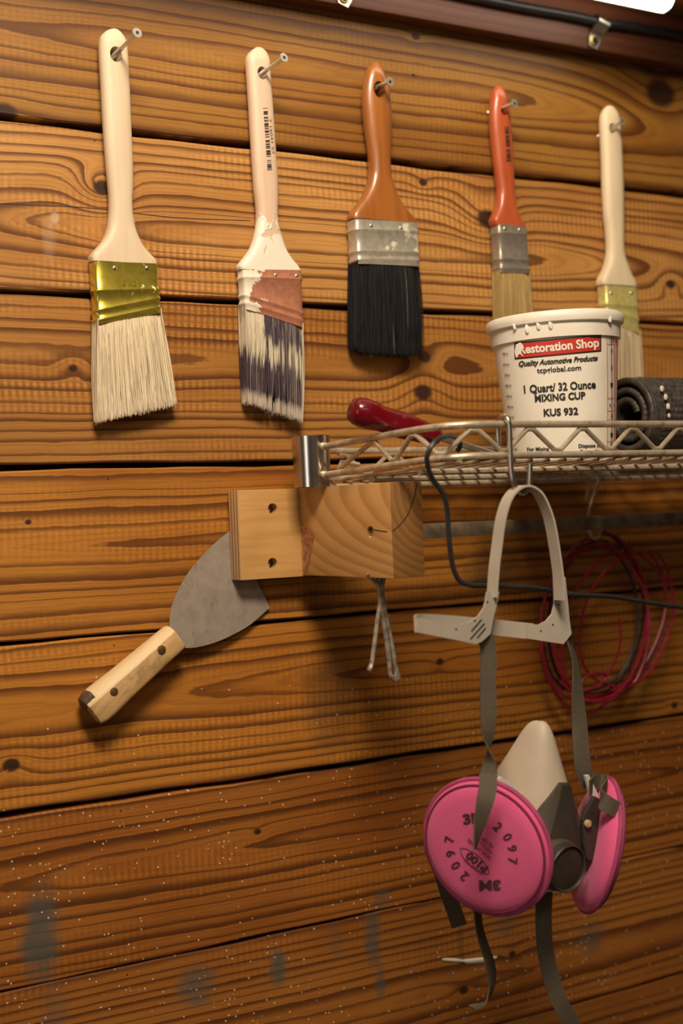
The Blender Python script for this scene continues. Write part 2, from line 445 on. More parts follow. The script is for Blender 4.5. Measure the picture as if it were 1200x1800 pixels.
hh = (zsf - .009) - zl
rings = [[Vector((x, -.090 + c * sc, zsf - .009 + s_ * hh * sc)) for c, s_ in prof] for x, sc in ((xe - .615, .9), (xe - .61, 1), (xe - .008, 1), (xe - .002, .85), (xe, .4))]
MB().loft(rings).build('diffuser', M_em.m, lamp)
# cable with metal clips
M_black = plain('black_cable', (.012, .012, .014), .45)
cpts = [(560, -62), (760, -20), (900, 9), (1000, 27), (1060, 40), (1120, 49), (1200, 63), (1300, 80), (1420, 101)]
cab = MB().tube([P(*q) for q in spline([(x, y, .0265) for x, y in cpts], 6)], .0048, 10).build('cable', M_black)
tag(cab, 'black cable clipped along the dark trim board', 'cable')
M_zinc = Mat('zinc', .32, 1.0); x, y, z = M_zinc.coord(); n = M_zinc.noise(M_zinc.vec(x, y, z), 300, 3)
M_zinc.set('Base Color', M_zinc.mix(n, (.42, .38, .31), (.72, .68, .60))); M_zinc = M_zinc.m
M_brass = Mat('brass', .35, 1.0); M_brass.set('Base Color', (.62, .42, .16)); M_brass = M_brass.m
M_dark = plain('dark_hole', (.010, .008, .007), .7)
def clip(px, py, dx, label):
    a = P(px, py, .0235); e = empty('cable_clip', (a.x, -.02, a.z), label, 'clip', 'metal clips on the cable')
    up = Vector((.30, 0, 1)).normalized(); side = Vector((up.z, 0, -up.x))
    path = [(-.004, .0215), (.004, .0218), (.011, .022), (.0145, .026), (.0165, .031), (.021, .0335), (.0255, .031), (.0275, .0265), (.028, .021)]
    rings = []
    for k, (u, d) in enumerate(path):
        q0, q1 = path[max(k - 1, 0)], path[min(k + 1, len(path) - 1)]
        t = Vector((0, q1[0] - q0[0], q1[1] - q0[1])).normalized(); nx_, nd = -t.z, t.y
        w = .0075 if k else .0055
        c0 = Vector((a.x, -d, a.z)) + up * u
        off = up * nx_ * .0006 + Vector((0, -1, 0)) * nd * .0006
        rings.append([c0 - side * w + off, c0 + side * w + off, c0 + side * w - off, c0 - side * w - off])
    MB().loft(rings).build('strap', M_zinc, e, angle=60)
    mt = Matrix.Translation((a.x, -.0222, a.z + .003)) @ Matrix.Rotation(math.pi / 2, 4, 'X')
    MB().lathe([(.0052, 0), (.0052, .0012), (.0036, .0016)], mt, 20).build('eyelet', M_brass, e)
    MB().lathe([(.0034, .0005), (.0034, .0022)], mt, 16).build('screw_hole', M_dark, e)
clip(1045, 76, 0, 'metal cable clip on the trim above the narrow red-handled brush')
clip(606, 1, 0, 'metal cable clip on the trim above the black-bristled brush')

# ------------------------------------------------------------------ paint brushes
def superring(cx, d, z, hw, ht, n, seg=28, tilt=0.0):
    r = []
    for j in range(seg):
        a = 2 * math.pi * (j + .5) / seg; c, s_ = math.cos(a), math.sin(a)
        X = math.copysign(abs(c) ** (2 / n), c) * hw; Y = math.copysign(abs(s_) ** (2 / n), s_) * ht
        r.append(Vector((cx + X, -(d + Y), z + tilt * X)))
    return r
def pale_wood(name, c, c2, rough=.5, paint=None, sheen=0):
    m = Mat(name, rough); x, y, z = m.coord()
    n = m.noise(m.vec(x * 160, y * 160, z * 9), 1, 3, .6); b = m.noise(m.vec(x * 30, y * 30, z * 12), 1, 3)
    c_ = m.mix(n.step(.35, .7) * .6 + b.step(.45, .75) * .4, c, c2)
    if paint:
        z0, col_, amt = paint
        q = m.noise(m.vec(x * 75, y * 75, z * 55), 1, 4, .6, .6)
        k = ((z0 - z) * 12).sat() * amt + q - .5
        mk = k.step(.30, .38); c_ = m.mix(mk, c_, col_); m.bump(mk + q * .2, .5, .0012)
    m.set('Base Color', c_)
    if sheen: m.b.inputs['Coat Weight'].default_value = sheen; m.b.inputs['Coat Roughness'].default_value = .15
    return m.m
def ferrule_mat(name, c, rough, metal, smudge=None, amt=.4, scale=45, thr=.55, left=0.0):
    m = Mat(name, rough, metal); x, y, z = m.coord()
    n = m.noise(m.vec(x, y, z), 180, 4, .6)
    c_ = m.mix(n.step(.3, .75), c, tuple(a * .72 for a in c))
    if smudge:
        q = m.noise(m.vec(x * scale, y * scale, z * scale * 1.3), 1, 5, .62, .5) - x * left
        k = q.step(thr, thr + .025) * amt; c_ = m.mix(k, c_, smudge)
        m.set('Metallic', (1 - k) * metal); m.set('Roughness', k * .4 + rough); m.bump(k, .3, .0006)
    m.set('Base Color', c_); return m.m
M_bristle = Mat('bristle', .6, Specular_IOR_Level=.22); _n = M_bristle.t.nodes.new('ShaderNodeVertexColor'); _n.layer_name = 'Col'
M_bristle.t.links.new(_n.outputs[0], M_bristle.b.inputs['Base Color']); M_bristle = M_bristle.m
M_steel = Mat('screw_steel', .38, .75); M_steel.set('Base Color', (.70, .65, .56)); M_steel = M_steel.m
M_nail = Mat('ferrule_nail', .3, 1.0); M_nail.set('Base Color', (.75, .70, .58)); M_nail = M_nail.m

def brush(label, rows, hole, hole_r, ht, hmat, fer, lines, ft, fmat, root, tip, bcol, nails, N=900, lev=6, tip_t=.6, seed=1, nexp=2.6, clump=0.0, tipround=0.0, br=.00034, core=(.1, .1, .1), fmark=None):
    rng = random.Random(seed)
    dm = max(ht, ft) / 2 + .0035
    base = P(*hole, dm); e = empty('paint_brush', (base.x, -dm, base.z), label, 'paintbrush')
    # handle
    rings = []; ymax = rows[-1][0]; ymin = rows[0][0]
    ysh = [r[0] for r in rows if (r[2] - r[1]) > 1.25 * min(q[2] - q[1] for q in rows[5:])]
    fl0 = min([y for y in ysh if y > (ymin + ymax) / 2], default=ymax)
    rr = spline([(y, a, b) for y, a, b in rows], 3)
    for y, a, b in rr:
        k = kshift((a + b) / 2, y, dm) ; sx = sxpx((a + b) / 2, y, dm)
        fl = max(0, min(1, (y - fl0 + 20) / (ymax - fl0 + 20)))
        t = ht * (1 - fl) + (ft * .98) * fl
        pw = b - a; t_top = min(1.0, math.sqrt(max(0, (y - ymin + 3) / 26.0))); t = t * max(.3, t_top)
        w1 = math.sqrt(max(pw * pw - (t * k) ** 2 * .8, (pw * .5) ** 2)); w2 = max(pw - t * k, pw * .5)
        w = (w1 * (1 - fl) + w2 * fl) / sx
        c = P((a + b) / 2, y, dm)
        rings.append(superring(c.x, dm, c.z, w / 2, t / 2, nexp + fl * 3.5))
    h = MB().loft(rings).build('handle', hmat, e)
    hc = P(*hole, dm + ht / 2)
    mt = Matrix.Translation((hc.x, -dm, hc.z)) @ Matrix.Rotation(math.pi / 2, 4, 'X')
    cut(h, [MB().lathe([(hole_r, -.05), (hole_r, .05)], mt @ Matrix.Diagonal((1, 1.25, 1, 1)), 24)])
    # ferrule
    (tl, tr_, bl, brr) = fer
    def corner(p, s_):
        k = kshift(p[0], p[1], dm); return P(p[0] + s_ * k * ft / 2, p[1], dm)
    TL, TR, BL, BR = corner(tl, 1), corner(tr_, -1), corner(bl, 1), corner(brr, -1)
    def fring(yl, yr, off):
        ul = (yl - tl[1]) / (bl[1] - tl[1]); ur = (yr - tr_[1]) / (brr[1] - tr_[1])
        L = TL.lerp(BL, ul); R = TR.lerp(BR, ur)
        ring = superring(0, dm, 0, 1, 1, 7, 40); out = []
        hw = (R.x - L.x) / 2 + off; htt = ft / 2 + off
        for p in ring:
            f = (p.x + 1) / 2
            out.append(Vector(((L.x + R.x) / 2 + p.x * hw, -(dm + (-p.y - dm) * htt), L.z + (R.z - L.z) * f)))
        return out
    lv = [(tl[1], tr_[1], .0)]
    for yl, yr in lines:
        lv += [(yl - 4.5, yr - 4.5, 0), (yl - 2, yr - 2, .0007), (yl, yr, .0010), (yl + 2, yr + 2, .0007), (yl + 4.5, yr + 4.5, 0)]
    lv.append((bl[1], brr[1], .0)); lv.append((bl[1] + .4, brr[1] + .4, -.0008))
    f = MB().loft([fring(*q) for q in lv]).build('ferrule', fmat, e, angle=60)
    for q in nails:
        p = P(*q, dm + ft / 2); MB().sphere(p, .0019, 10, (1, .55, 1)).build('ferrule_nail', M_nail, e)
    # bristles
    RL, RR = corner(root[0], 1), corner(root[1], -1); tl3, tr3 = P(tip[0][0] + 6, tip[0][1], dm), P(tip[1][0] - 6, tip[1][1], dm)
    mb = MB(); cols = []
    def rp(f, g): p = RL.lerp(RR, f); return p + Vector((0, -g * ft * .46, .004))
    def tp(f, g): p = tl3.lerp(tr3, f); return p + Vector((0, -g * ft * .5 * tip_t, 0))
    # core
    seg = 24; rings = []
    for s_ in (0, .3, .6, .86):
        ring = []
        for p in superring(0, 0, 0, 1, 1, 4, seg):
            f_ = (p.x * .95 + 1) / 2; g = -p.y * .86
            ring.append(rp(f_, g).lerp(tp(f_, g), s_))
        rings.append(ring)
    mb.loft(rings); cols += [core] * len(mb.v)
    cc = [rng.random() for _ in range(26)]
    for i in range(N):
        f_ = rng.random()
        g = rng.choice([1, 1, 1, 1, -1, .5, 0]) * (1 - rng.random() ** 2 * .35)
        edge = 1 - abs(2 * f_ - 1) ** 4 * .5
        if rng.random() < .16: f_ = rng.choice([0.0, 1.0]) + rng.uniform(-.004, .004); g = rng.uniform(-1, 1)
        a = rp(f_, g * edge)
        ft_ = f_ + rng.gauss(0, .012)
        if clump:
            nc = min(cc, key=lambda q: abs(q - f_)); ft_ = ft_ * (1 - clump) + nc * clump + rng.gauss(0, .006)
        L = 1 + rng.gauss(0, .013) - tipround * (abs(2 * f_ - 1) ** 6)
        b = a + (tp(ft_, g * edge + rng.gauss(0, .12)) - a) * L
        bow = Vector((rng.gauss(0, .0007), rng.gauss(0, .0006), 0)); v1 = rng.random(); v2 = rng.random()
        r0 = br * rng.uniform(.8, 1.4); ring = []
        for k in range(lev):
            t = k / (lev - 1); p = a.lerp(b, t) + bow * math.sin(math.pi * t)
            r = r0 * (1 - .55 * max(0, t - .75) / .25)
            ring.append([p + Vector((r * math.cos(q), r * math.sin(q), 0)) for q in (math.pi / 2 * 3, math.pi / 6 , math.pi * 5 / 6)])
            c = bcol(t, f_, g, v1, v2); cols += [c] * 3
        mb.loft(ring, cap=False)
    mb.c = cols
    b = mb.build('bristles', M_bristle, e, smooth=True, recalc=False, angle=180); b['kind'] = 'stuff'
    return e, h, f, dm

def screw(px, py, head, dhead, label, r=.0019, hr=.0042, back=-.004):
    h = P(*head, dhead); b0 = P(px, py, .017)
    ax = (b0 - h).normalized(); s_ = (h.y - .0) / -ax.y if ax.y else .05
    b = h + ax * ((0.002 - h.y) / ax.y)          # reaches into the wall
    e = empty('screw', (b.x, 0, b.z), label, 'screw', 'screws holding the brushes')
    mb = MB(); L = (b - h).length; pts = []; rad = []
    n = 60
    for k in range(n + 1):
        t = k / n; pts.append(h + ax * (.002 + (L - .002) * t)); s = t * L
        rad.append(r * (.92 + (.22 if (k % 2 == 0) else -.08)) if t > .45 else r * .92)
    mb.tube(pts, rad, 10); mb.build('shank', M_steel, e)
    q = ax.to_track_quat('Z', 'Y').to_matrix().to_4x4(); mt = Matrix.Translation(h) @ q
    MB().lathe([(hr * .98, -.0003), (hr, .0004), (hr * .8, .0015), (r, .0035)], mt, 20).build('head', M_steel, e)
    sq = [mt @ Vector(((1.15e-3) * a, (1.15e-3) * b_, -.0006)) for a, b_ in ((1, 1), (-1, 1), (-1, -1), (1, -1))]
    MB().prism(sq, ax * .0004).build('square_recess', M_dark, e, smooth=False)
    return e

M_ply_h = pale_wood('pale_handle_wood', (.70, .55, .38), (.63, .47, .31), .5)
M_h2 = pale_wood('pale_pink_handle_wood', (.70, .50, .355), (.63, .44, .30), .45, paint=(-.012, (.80, .74, .62), .62))
M_h3 = pale_wood('amber_handle_wood', (.37, .125, .024), (.24, .075, .015), .35, sheen=.6)
M_h4 = pale_wood('red_handle_wood', (.47, .095, .028), (.36, .065, .020), .38, sheen=.35)
M_h5 = pale_wood('cream_handle_wood', (.74, .60, .40), (.66, .52, .33), .5)
M_f1 = ferrule_mat('brass_ferrule', (.72, .58, .085), .26, .85, (.80, .74, .52), .8, 70, .63)
M_f2 = ferrule_mat('copper_ferrule', (.66, .27, .155), .42, .45, (.76, .68, .55), 1.0, 60, .66, left=11.0)
M_f3 = ferrule_mat('nickel_ferrule', (.60, .54, .44), .32, .50, (.70, .63, .50), .7, 40, .58)
M_f4 = ferrule_mat('tin_ferrule', (.40, .345, .28), .36, .55, (.10, .075, .06), .6, 60, .66)
M_f5 = ferrule_mat('pale_brass_ferrule', (.72, .62, .22), .34, .35)

def b1(t, f, g, a, b):
    k = .90 + .2 * a; c = (.72 * k, .60 * k, .42 * k)
    if t > .90: c = tuple(min(1, x * y) for x, y in zip(c, (1.12, 1.12, 1.2)))
    return c
def b2(t, f, g, a, b):
    dk = (.060, .040, .052) if a < .55 else (.12, .085, .10) if a < .85 else (.30, .25, .22)
    cr = (.66, .57, .42)
    mid = .33 + .02 * math.sin(f * 30) - .10 * max(0, .3 - f)
    if f < .3 and t < .46 - .5 * abs(f - .15) + .1 * b: return cr
    if mid - .04 * b < t < mid + .13 + .12 * b * b: return cr if b > .36 else dk
    if t > .87 + .05 * b: return (.60, .50, .40)
    if f > .96 and b > .3: return cr
    return dk
def b3(t, f, g, a, b):
    k = .5 + a; return (.011 * k, .010 * k, .010 * k) if b < .985 else (.28, .25, .20)
def b4(t, f, g, a, b):
    k = .8 + .4 * a; return (.44 * k, .30 * k, .115 * k)
def b5(t, f, g, a, b):
    k = .8 + .4 * a; return (.58 * k, .46 * k, .29 * k) if b < .7 else (.42 * k, .32 * k, .2 * k)

B1 = brush('pale-handled angled paint brush with yellow brass ferrule and clean cream bristles',
    [(52, 195, 206), (56, 187, 212), (65, 178, 219), (75, 174.5, 222), (95, 174, 224), (150, 177, 227), (225, 181, 230), (280, 185, 232.5), (325, 189, 233), (350, 191, 231.5), (372, 191, 232.5), (385, 190, 234.5), (400, 188, 237.5), (415, 183, 243.5), (430, 174, 252), (445, 160, 266), (455, 153, 277), (464, 153, 279)],
    (204, 95), .0052, .015, M_ply_h, ((153.5, 462), (279, 466), (160, 571), (284.5, 552)), [(513, 511), (548, 526), (565, 542)], .0165, M_f1,
    ((160, 570), (284, 551)), ((165, 741), (311, 711)), b1, [(201, 471), (258, 471)], N=2000, seed=3, tip_t=.62, br=.0004, core=(.62, .50, .34), clump=.12)
B2 = brush('pale-handled angled paint brush with copper ferrule, dark bristles and dried white paint',
    [(84.5, 449, 460), (89, 443, 466), (98, 435, 471), (108, 432, 473.5), (130, 433, 474.5), (190, 437, 479), (250, 440.5, 483), (310, 444.5, 487), (335, 446, 487.5), (355, 448.5, 487.5), (375, 450, 487), (395, 449.5, 489), (410, 447, 493), (425, 443, 498), (440, 436, 505), (455, 425, 516), (465, 416.5, 526), (472, 412, 531), (478, 413, 532)],
    (461, 128), .0046, .0145, M_h2, ((414, 476), (532, 477), (419, 545), (535, 578)), [(489, 493), (520, 553), (534, 566)], .0155, M_f2,
    ((419, 544), (534, 577)), ((421, 706), (538, 742)), b2, [(484, 484), (521, 485)], N=1500, lev=14, seed=4, tip_t=.7, br=.00036, core=(.05, .034, .042), clump=.62)
B3 = brush('amber-handled flat wall brush with silver ferrule and black bristles',
    [(110, 656, 665), (115, 651, 668.5), (125, 644, 673), (140, 640, 677.5), (160, 637.5, 683), (185, 637, 686), (205, 638.5, 687), (230, 641, 686.5), (255, 645, 685.5), (275, 647, 685), (300, 648, 685.5), (315, 646.5, 688), (330, 642, 693), (345, 635, 700.5), (360, 625, 711), (375, 612, 726), (385, 606.5, 735), (391, 606, 737)],
    (667, 157), .0062, .0165, M_h3, ((606, 388), (737, 395), (611, 466), (739.5, 471)), [(406, 410), (444, 447), (459, 460)], .019, M_f3,
    ((611, 465), (739, 470)), ((614, 622), (743, 628)), b3, [(652, 397), (704, 401)], N=900, seed=5, tip_t=.85, br=.0004, core=(.009, .008, .008), tipround=.05)
B4 = brush('narrow red-handled brush with dull tin ferrule and tan bristles behind the mixing cup',
    [(152, 872, 880), (156, 868, 884), (165, 863.5, 888), (180, 861.5, 891), (200, 860, 895), (230, 861, 897.5), (260, 864, 899.5), (290, 867, 901), (315, 870.5, 902), (335, 872.5, 902.5), (350, 871.5, 905), (365, 868, 908.5), (378, 862, 914), (388, 856.5, 920), (394, 856, 925), (399, 857, 926.5)],
    (886, 193), .0042, .0145, M_h4, ((858.5, 396), (927, 401), (863, 480), (933, 483)), [(411, 414), (457, 460), (473, 476)], .016, M_f4,
    ((863, 479), (932, 482)), ((868, 600), (938, 606)), b4, [(887, 402), (913, 404)], N=600, seed=6, tip_t=.75, core=(.32, .21, .08))
B5 = brush('cream-handled angled brush with pale yellow ferrule half hidden behind the mixing cup',
    [(187, 1066, 1076), (192, 1061, 1081), (200, 1056.5, 1085.5), (212, 1054, 1088), (235, 1054.5, 1090.5), (290, 1057, 1093), (330, 1058, 1094.5), (380, 1060.5, 1095), (400, 1063, 1095), (430, 1065, 1095), (445, 1065, 1096.5), (455, 1063.5, 1099), (470, 1059, 1105), (485, 1050.5, 1113), (495, 1045, 1120), (503, 1044.5, 1121.5)],
    (1077, 226), .0046, .0145, M_h5, ((1046, 503), (1121.5, 507), (1050, 568), (1126, 588)), [(536, 541), (548, 564)], .016, M_f5,
    ((1050, 567), (1126, 587)), ((1053, 690), (1132, 706)), b5, [(1074, 515), (1109, 515)], N=700, seed=7, tip_t=.7, core=(.4, .31, .19))
screw(203, 95, (241, 57.5), .055, 'long steel screw holding the brush with the brass ferrule')
screw(460, 129, (499, 101), .049, 'long steel screw holding the brush with the copper ferrule')
screw(663, 152, (685, 143.5), .036, 'steel screw holding the black-bristled wall brush')
screw(881, 190, (904, 182), .034, 'steel screw holding the narrow red-handled brush')
screw(1074, 225, (1093, 213), .031, 'steel screw holding the cream-handled brush')

M_ink = plain('black_ink', (.018, .015, .014), .6, var=.02)
M_ink2 = plain('faded_black_ink', (.06, .03, .02), .6, var=.02)
def barcode(bv, parent, x0, y0, x1, y1, w, mat, seed, n=46):
    rg = random.Random(seed); pv = []; pf = []; t = 0
    dx, dy = x1 - x0, y1 - y0; L = math.hypot(dx, dy); ux, uy = dx / L, dy / L; nx, ny = -uy, ux
    t = 0.0
    while t < L:
        bw = rg.choice([.7, .7, 1.2, 1.8, 2.6, 3.6]); ww = w * (1.25 if t < 2 or t > L - 4 else 1)
        if rg.random() < .9:
            k = len(pv)
            for s_, q in ((-1, t), (1, t), (1, min(t + bw, L)), (-1, min(t + bw, L))):
                pv.append((x0 + ux * q + nx * s_ * ww / 2, y0 + uy * q + ny * s_ * ww / 2))
            pf.append([k, k + 1, k + 2, k + 3])
        t += bw + rg.choice([.8, 1.0, 1.6, 2.4])
    decal('barcode', pv, pf, bv, mat, parent)
bv = bvh_of([B2[1]]); barcode(bv, B2[0], 466, 190, 473.5, 299, 7.5, M_ink, 3)
vs, fs = text2d('7 16041 57', 1); decal('printed_text', place2d(vs, 477, 240, 62, 4, -85), fs, bv, M_ink2, B2[0])
bv = bvh_of([B4[1]]); barcode(bv, B4[0], 890, 223, 894, 284, 7, M_ink, 9)
bv = bvh_of([B1[2]])
vs, fs = text2d('2 1/2', 1); decal('embossed_text', place2d(vs, 227, 498, 24, 10, -4), fs, bv, M_f1, B1[0], .0005)

# ------------------------------------------------------------------ wooden shelf bracket: plywood plate and block
def Zc(v): return CZ + v
mply = Mat('plywood', .5); x, y, z = mply.coord()
_n = mply.noise(mply.vec(x * 12, y * 40, z * 160), 1, 3, .6); _b = mply.noise(mply.vec(x * 30, y * 30, z * 30), 1, 2)
_face = mply.mix(_n.step(.35, .7), (.56, .31, .105), (.48, .25, .075))
_ly = ((y + .0095) * (1 / .0052)).fract(); _edge = mply.mix(_ly.step(.42, .5) * (1 - _ly.step(.92, 1.0)), (.62, .40, .19), (.30, .15, .06))
_edge = mply.mix((_b - .5) * .6, _edge, (.25, .13, .05))
_g = mply.t.nodes.new('ShaderNodeNewGeometry'); _s = mply.t.nodes.new('ShaderNodeSeparateXYZ'); mply.t.links.new(_g.outputs['True Normal'], _s.inputs[0])
mply.set('Base Color', mply.mix(S(mply.t, _s.outputs[1]).abs().gt(.7), _edge, _face)); mply.bump(_n, .15, .0004)
M_ply = mply.m
M_blk = ring_wood('pine_block', (.56, .30, .10), (.40, .185, .055), 150, 'y', (.050, .034), .55, .006, -.22, .4, end=(.42, .36, .28))
br_e = empty('shelf_bracket', (.60, -.005, Zc(-.02)), 'plywood plate with projecting pine block bracket under the wire shelf', 'bracket')
ply = MB().box((.554, -.0245, Zc(-.0555)), (.646, -.0055, Zc(.0222))).build('plywood_plate', M_ply, br_e, bevel=.0006)
blk = MB().box((.6145, -.171, Zc(-.0545)), (.6450, -.0245, Zc(.0222))).build('wood_block', M_blk, br_e, bevel=.0008)
YR = Matrix.Rotation(math.pi / 2, 4, 'X')
holes = [P(479, 894, .0245), P(479, 990, .0245)]
cut(ply, [MB().lathe([(.0047, -.012), (.0047, .02)], Matrix.Translation(h + Vector((0, 0, 0))) @ YR, 24) for h in holes])
for h in holes:
    MB().lathe([(.0044, 0), (.0044, .002), (.001, .0028)], Matrix.Translation(h + Vector((0, .0115, 0))) @ YR, 16).build('screw_head', M_zinc, br_e)
# hole in the side of the block
_v = ray(651, 935); _t = (.6145 - CAM.x) / _v.x; hb = CAM + _v * _t
XR = Matrix.Rotation(math.pi / 2, 4, 'Y')
cut(blk, [MB().lathe([(.0048, -.01), (.0048, .009)], Matrix.Translation(hb) @ XR, 24)])
MB().lathe([(.0044, 0), (.0044, .0015)], Matrix.Translation(hb + Vector((.0030, 0, 0))) @ XR, 16).build('screw_head', M_zinc, br_e)
bvb = bvh_of([blk])
def linedecal(pts, w, bv, mat, parent, name, off=.0002):
    pts = spline(pts, 5); pv = []; pf = []
    for i, p in enumerate(pts):
        a = pts[max(i - 1, 0)]; b = pts[min(i + 1, len(pts) - 1)]; dx, dy = b[0] - a[0], b[1] - a[1]; l = math.hypot(dx, dy) or 1
        ww = w * (p[2] if len(p) > 2 else 1); pv += [(p[0] - dy / l * ww / 2, p[1] + dx / l * ww / 2), (p[0] + dy / l * ww / 2, p[1] - dx / l * ww / 2)]
        if i: k = 2 * i; pf.append([k - 2, k - 1, k + 1, k])
    return decal(name, pv, pf, bv, mat, parent, off)
linedecal([(656, 931), (668, 933), (681, 935)], 1.6, bvb, M_dark, br_e, 'crack')
linedecal([(690, 934), (703, 922), (716, 905), (722, 890), (728, 872), (732, 850)], 1.6, bvb, M_dark, br_e, 'crack')
M_knot = plain('resin_stain', (.30, .115, .05), .5, var=.5, scale=250)
def blob(pts, n=4):
    c = (sum(p[0] for p in pts) / len(pts), sum(p[1] for p in pts) / len(pts)); ring = spline(pts + [pts[0]], n)[:-1]
    vs = [c]; fs = []
    K = len(ring)
    for s_ in (.5, 1): vs += [(c[0] + (p[0] - c[0]) * s_, c[1] + (p[1] - c[1]) * s_) for p in ring]
    for i in range(K):
        j = (i + 1) % K; fs.append([0, 1 + i, 1 + j]); fs.append([1 + i, 1 + K + i, 1 + K + j, 1 + j])
    return vs, fs
vs, fs = blob([(529, 930), (542, 928), (552, 938), (549, 958), (544, 985), (538, 1006), (531, 1010), (530, 985), (528, 955)]); decal('resin_stain', vs, fs, bvb, M_knot, br_e)

# bent metal prongs under the block
M_gunm = Mat('worn_steel', .34, .6); x, y, z = M_gunm.coord(); _n = M_gunm.noise(M_gunm.vec(x, y, z), 160, 4)
M_gunm.set('Base Color', M_gunm.mix(_n.step(.35, .7), (.52, .46, .39), (.26, .185, .12))); M_gunm = M_gunm.m
tg = empty('prong_clip', P(667, 1016, .135), 'bent metal prongs hanging crossed below the pine block', 'clip')
for pts in ([(646, 1008), (656, 1020), (665, 1030), (668.5, 1046), (667, 1065), (663, 1090), (659, 1122), (656, 1146), (653, 1166), (648, 1180)],
            [(676, 1008), (672, 1025), (671, 1042), (674, 1062), (680, 1092), (686, 1122), (691, 1150), (695, 1174), (700, 1194)],
            [(664, 1008), (666, 1025), (667, 1045), (670, 1066), (675, 1100), (680, 1135), (684, 1165), (686, 1186), (697, 1196)]):
    k = len(pts); sp_ = spline([(a, b, .135) for a, b in pts], 4)
    MB().tube([P(*q) for q in sp_], [.0020] * (len(sp_) - 5) + [.0020, .0022, .0025, .0025, .0018], 8).build('prong', M_gunm, tg)

# ------------------------------------------------------------------ putty knife tucked behind the plate
M_blade = Mat('blade_steel', .42, .30); x, y, z = M_blade.coord()
_n = M_blade.noise(M_blade.vec(x, y, z), 70, 5, .65); _m = M_blade.noise(M_blade.vec(x * 400, y * 400, z * 60), 1, 2); _r = M_blade.noise(M_blade.vec(x, y, z), 28, 4, .7)
_c = M_blade.mix(_n.step(.3, .75), (.40, .335, .28), (.30, .245, .20)); _c = M_blade.mix(_r.step(.63, .72) * .8, _c, (.16, .09, .03)); _c = M_blade.mix(_m.step(.66, .72) * .35, _c, (.12, .07, .03))
M_blade.set('Base Color', _c); M_blade.set('Roughness', _n * .3 + .32); M_blade = M_blade.m
pk = empty('putty_knife', P(316, 1110, .006), 'wide putty knife with worn wooden handle tucked behind the plywood plate', 'putty knife')
def dk(x, y):   # leans off the wall towards the handle
    u = ((x - 440) * -.80 + (y - 1020) * .60); return .0030 + max(0, u) * .000062
bl = [(297, 1100), (300, 1070), (313, 1037), (333, 1003), (360, 972), (383, 950), (403, 933), (415, 950), (434, 987), (453, 1026), (473, 1068), (440, 1097), (413, 1113), (383, 1127), (353, 1136), (330, 1139), (314, 1137), (300, 1130), (290, 1112)]
bl = bl[:1] + [q for q in spline(bl[:7], 3)][1:] + bl[7:10] + spline(bl[10:17], 3) + bl[17:]
MB().prism([P(a, b, dk(a, b)) for a, b in bl], Vector((0, -.0010, 0))).build('blade', M_blade, pk, smooth=False)
M_kh = Mat('worn_knife_handle', .55); x, y, z = M_kh.coord()
_n = M_kh.noise(M_kh.vec((x + z) * 25, y * 120, (z - x) * 170), 1, 3); _b = M_kh.noise(M_kh.vec(x, y, z), 45, 4, .6)
_c = M_kh.mix(_n.step(.3, .7), (.54, .34, .145), (.42, .245, .09)); _c = M_kh.mix(_b.step(.5, .75) * .7, _c, (.13, .07, .03)); dkh = .0165
A0 = P(307, 1120, dkh); A1 = P(160, 1249, dkh); A0.y = A1.y = 0; axk = (A1 - A0); Lk = axk.length; axk.normalize(); nrm = Vector((axk.z, 0, -axk.x))
if nrm.z < 0: nrm = -nrm
rings = []
for s_, hw, hd in ((-.001, .0112, .0085), (.001, .0116, .0092), (.03, .0124, .0100), (.06, .0132, .0104), (Lk - .012, .0145, .0108), (Lk - .004, .0143, .0102), (Lk + .001, .0128, .0088), (Lk + .003, .009, .005)):
    c = A0 + axk * s_; d_ = dkh - .0008
    ring = []
    for j in range(32):
        a = 2 * math.pi * (j + .5) / 32; cc, ss = math.cos(a), math.sin(a); n_ = 5.5
        U = math.copysign(abs(cc) ** (2 / n_), cc) * hw; Y = math.copysign(abs(ss) ** (2 / n_), ss) * hd
        if ss > 0 and U > hw * .45: Y -= (U - hw * .45) * .75
        ring.append(c + nrm * U + Vector((0, -(d_ + Y), 0)))
    rings.append(ring)
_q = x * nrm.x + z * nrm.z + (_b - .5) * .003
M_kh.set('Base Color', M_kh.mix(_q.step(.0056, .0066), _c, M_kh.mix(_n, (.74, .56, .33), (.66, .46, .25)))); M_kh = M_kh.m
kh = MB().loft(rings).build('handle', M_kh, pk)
M_riv = Mat('dull_rivet', .5, .8); M_riv.set('Base Color', (.20, .12, .05)); M_riv = M_riv.m
for q in ((284, 1142), (200, 1216)):
    p = P(*q, dkh + .0094); MB().lathe([(.0036, -.001), (.0036, .0006), (.0028, .0009)], Matrix.Translation(p) @ YR, 16).build('rivet', M_riv, pk)
M_endw = plain('dark_worn_wood', (.10, .055, .022), .6, var=.4)
rings = []
for s_, hw, hd in ((Lk - .0075, .0147, .0112), (Lk - .003, .0145, .0106), (Lk + .0018, .0130, .0092), (Lk + .0042, .0088, .005)):
    c = A0 + axk * s_; rings.append([c + nrm * math.copysign(abs(math.cos(a)) ** .4, math.cos(a)) * hw + Vector((0, -(dkh - .0012 + math.copysign(abs(math.sin(a)) ** .4, math.sin(a)) * (hd - .002)), 0)) for a in [2 * math.pi * (j + .5) / 28 for j in range(28)]])
MB().loft(rings).build('worn_end', M_endw, pk)

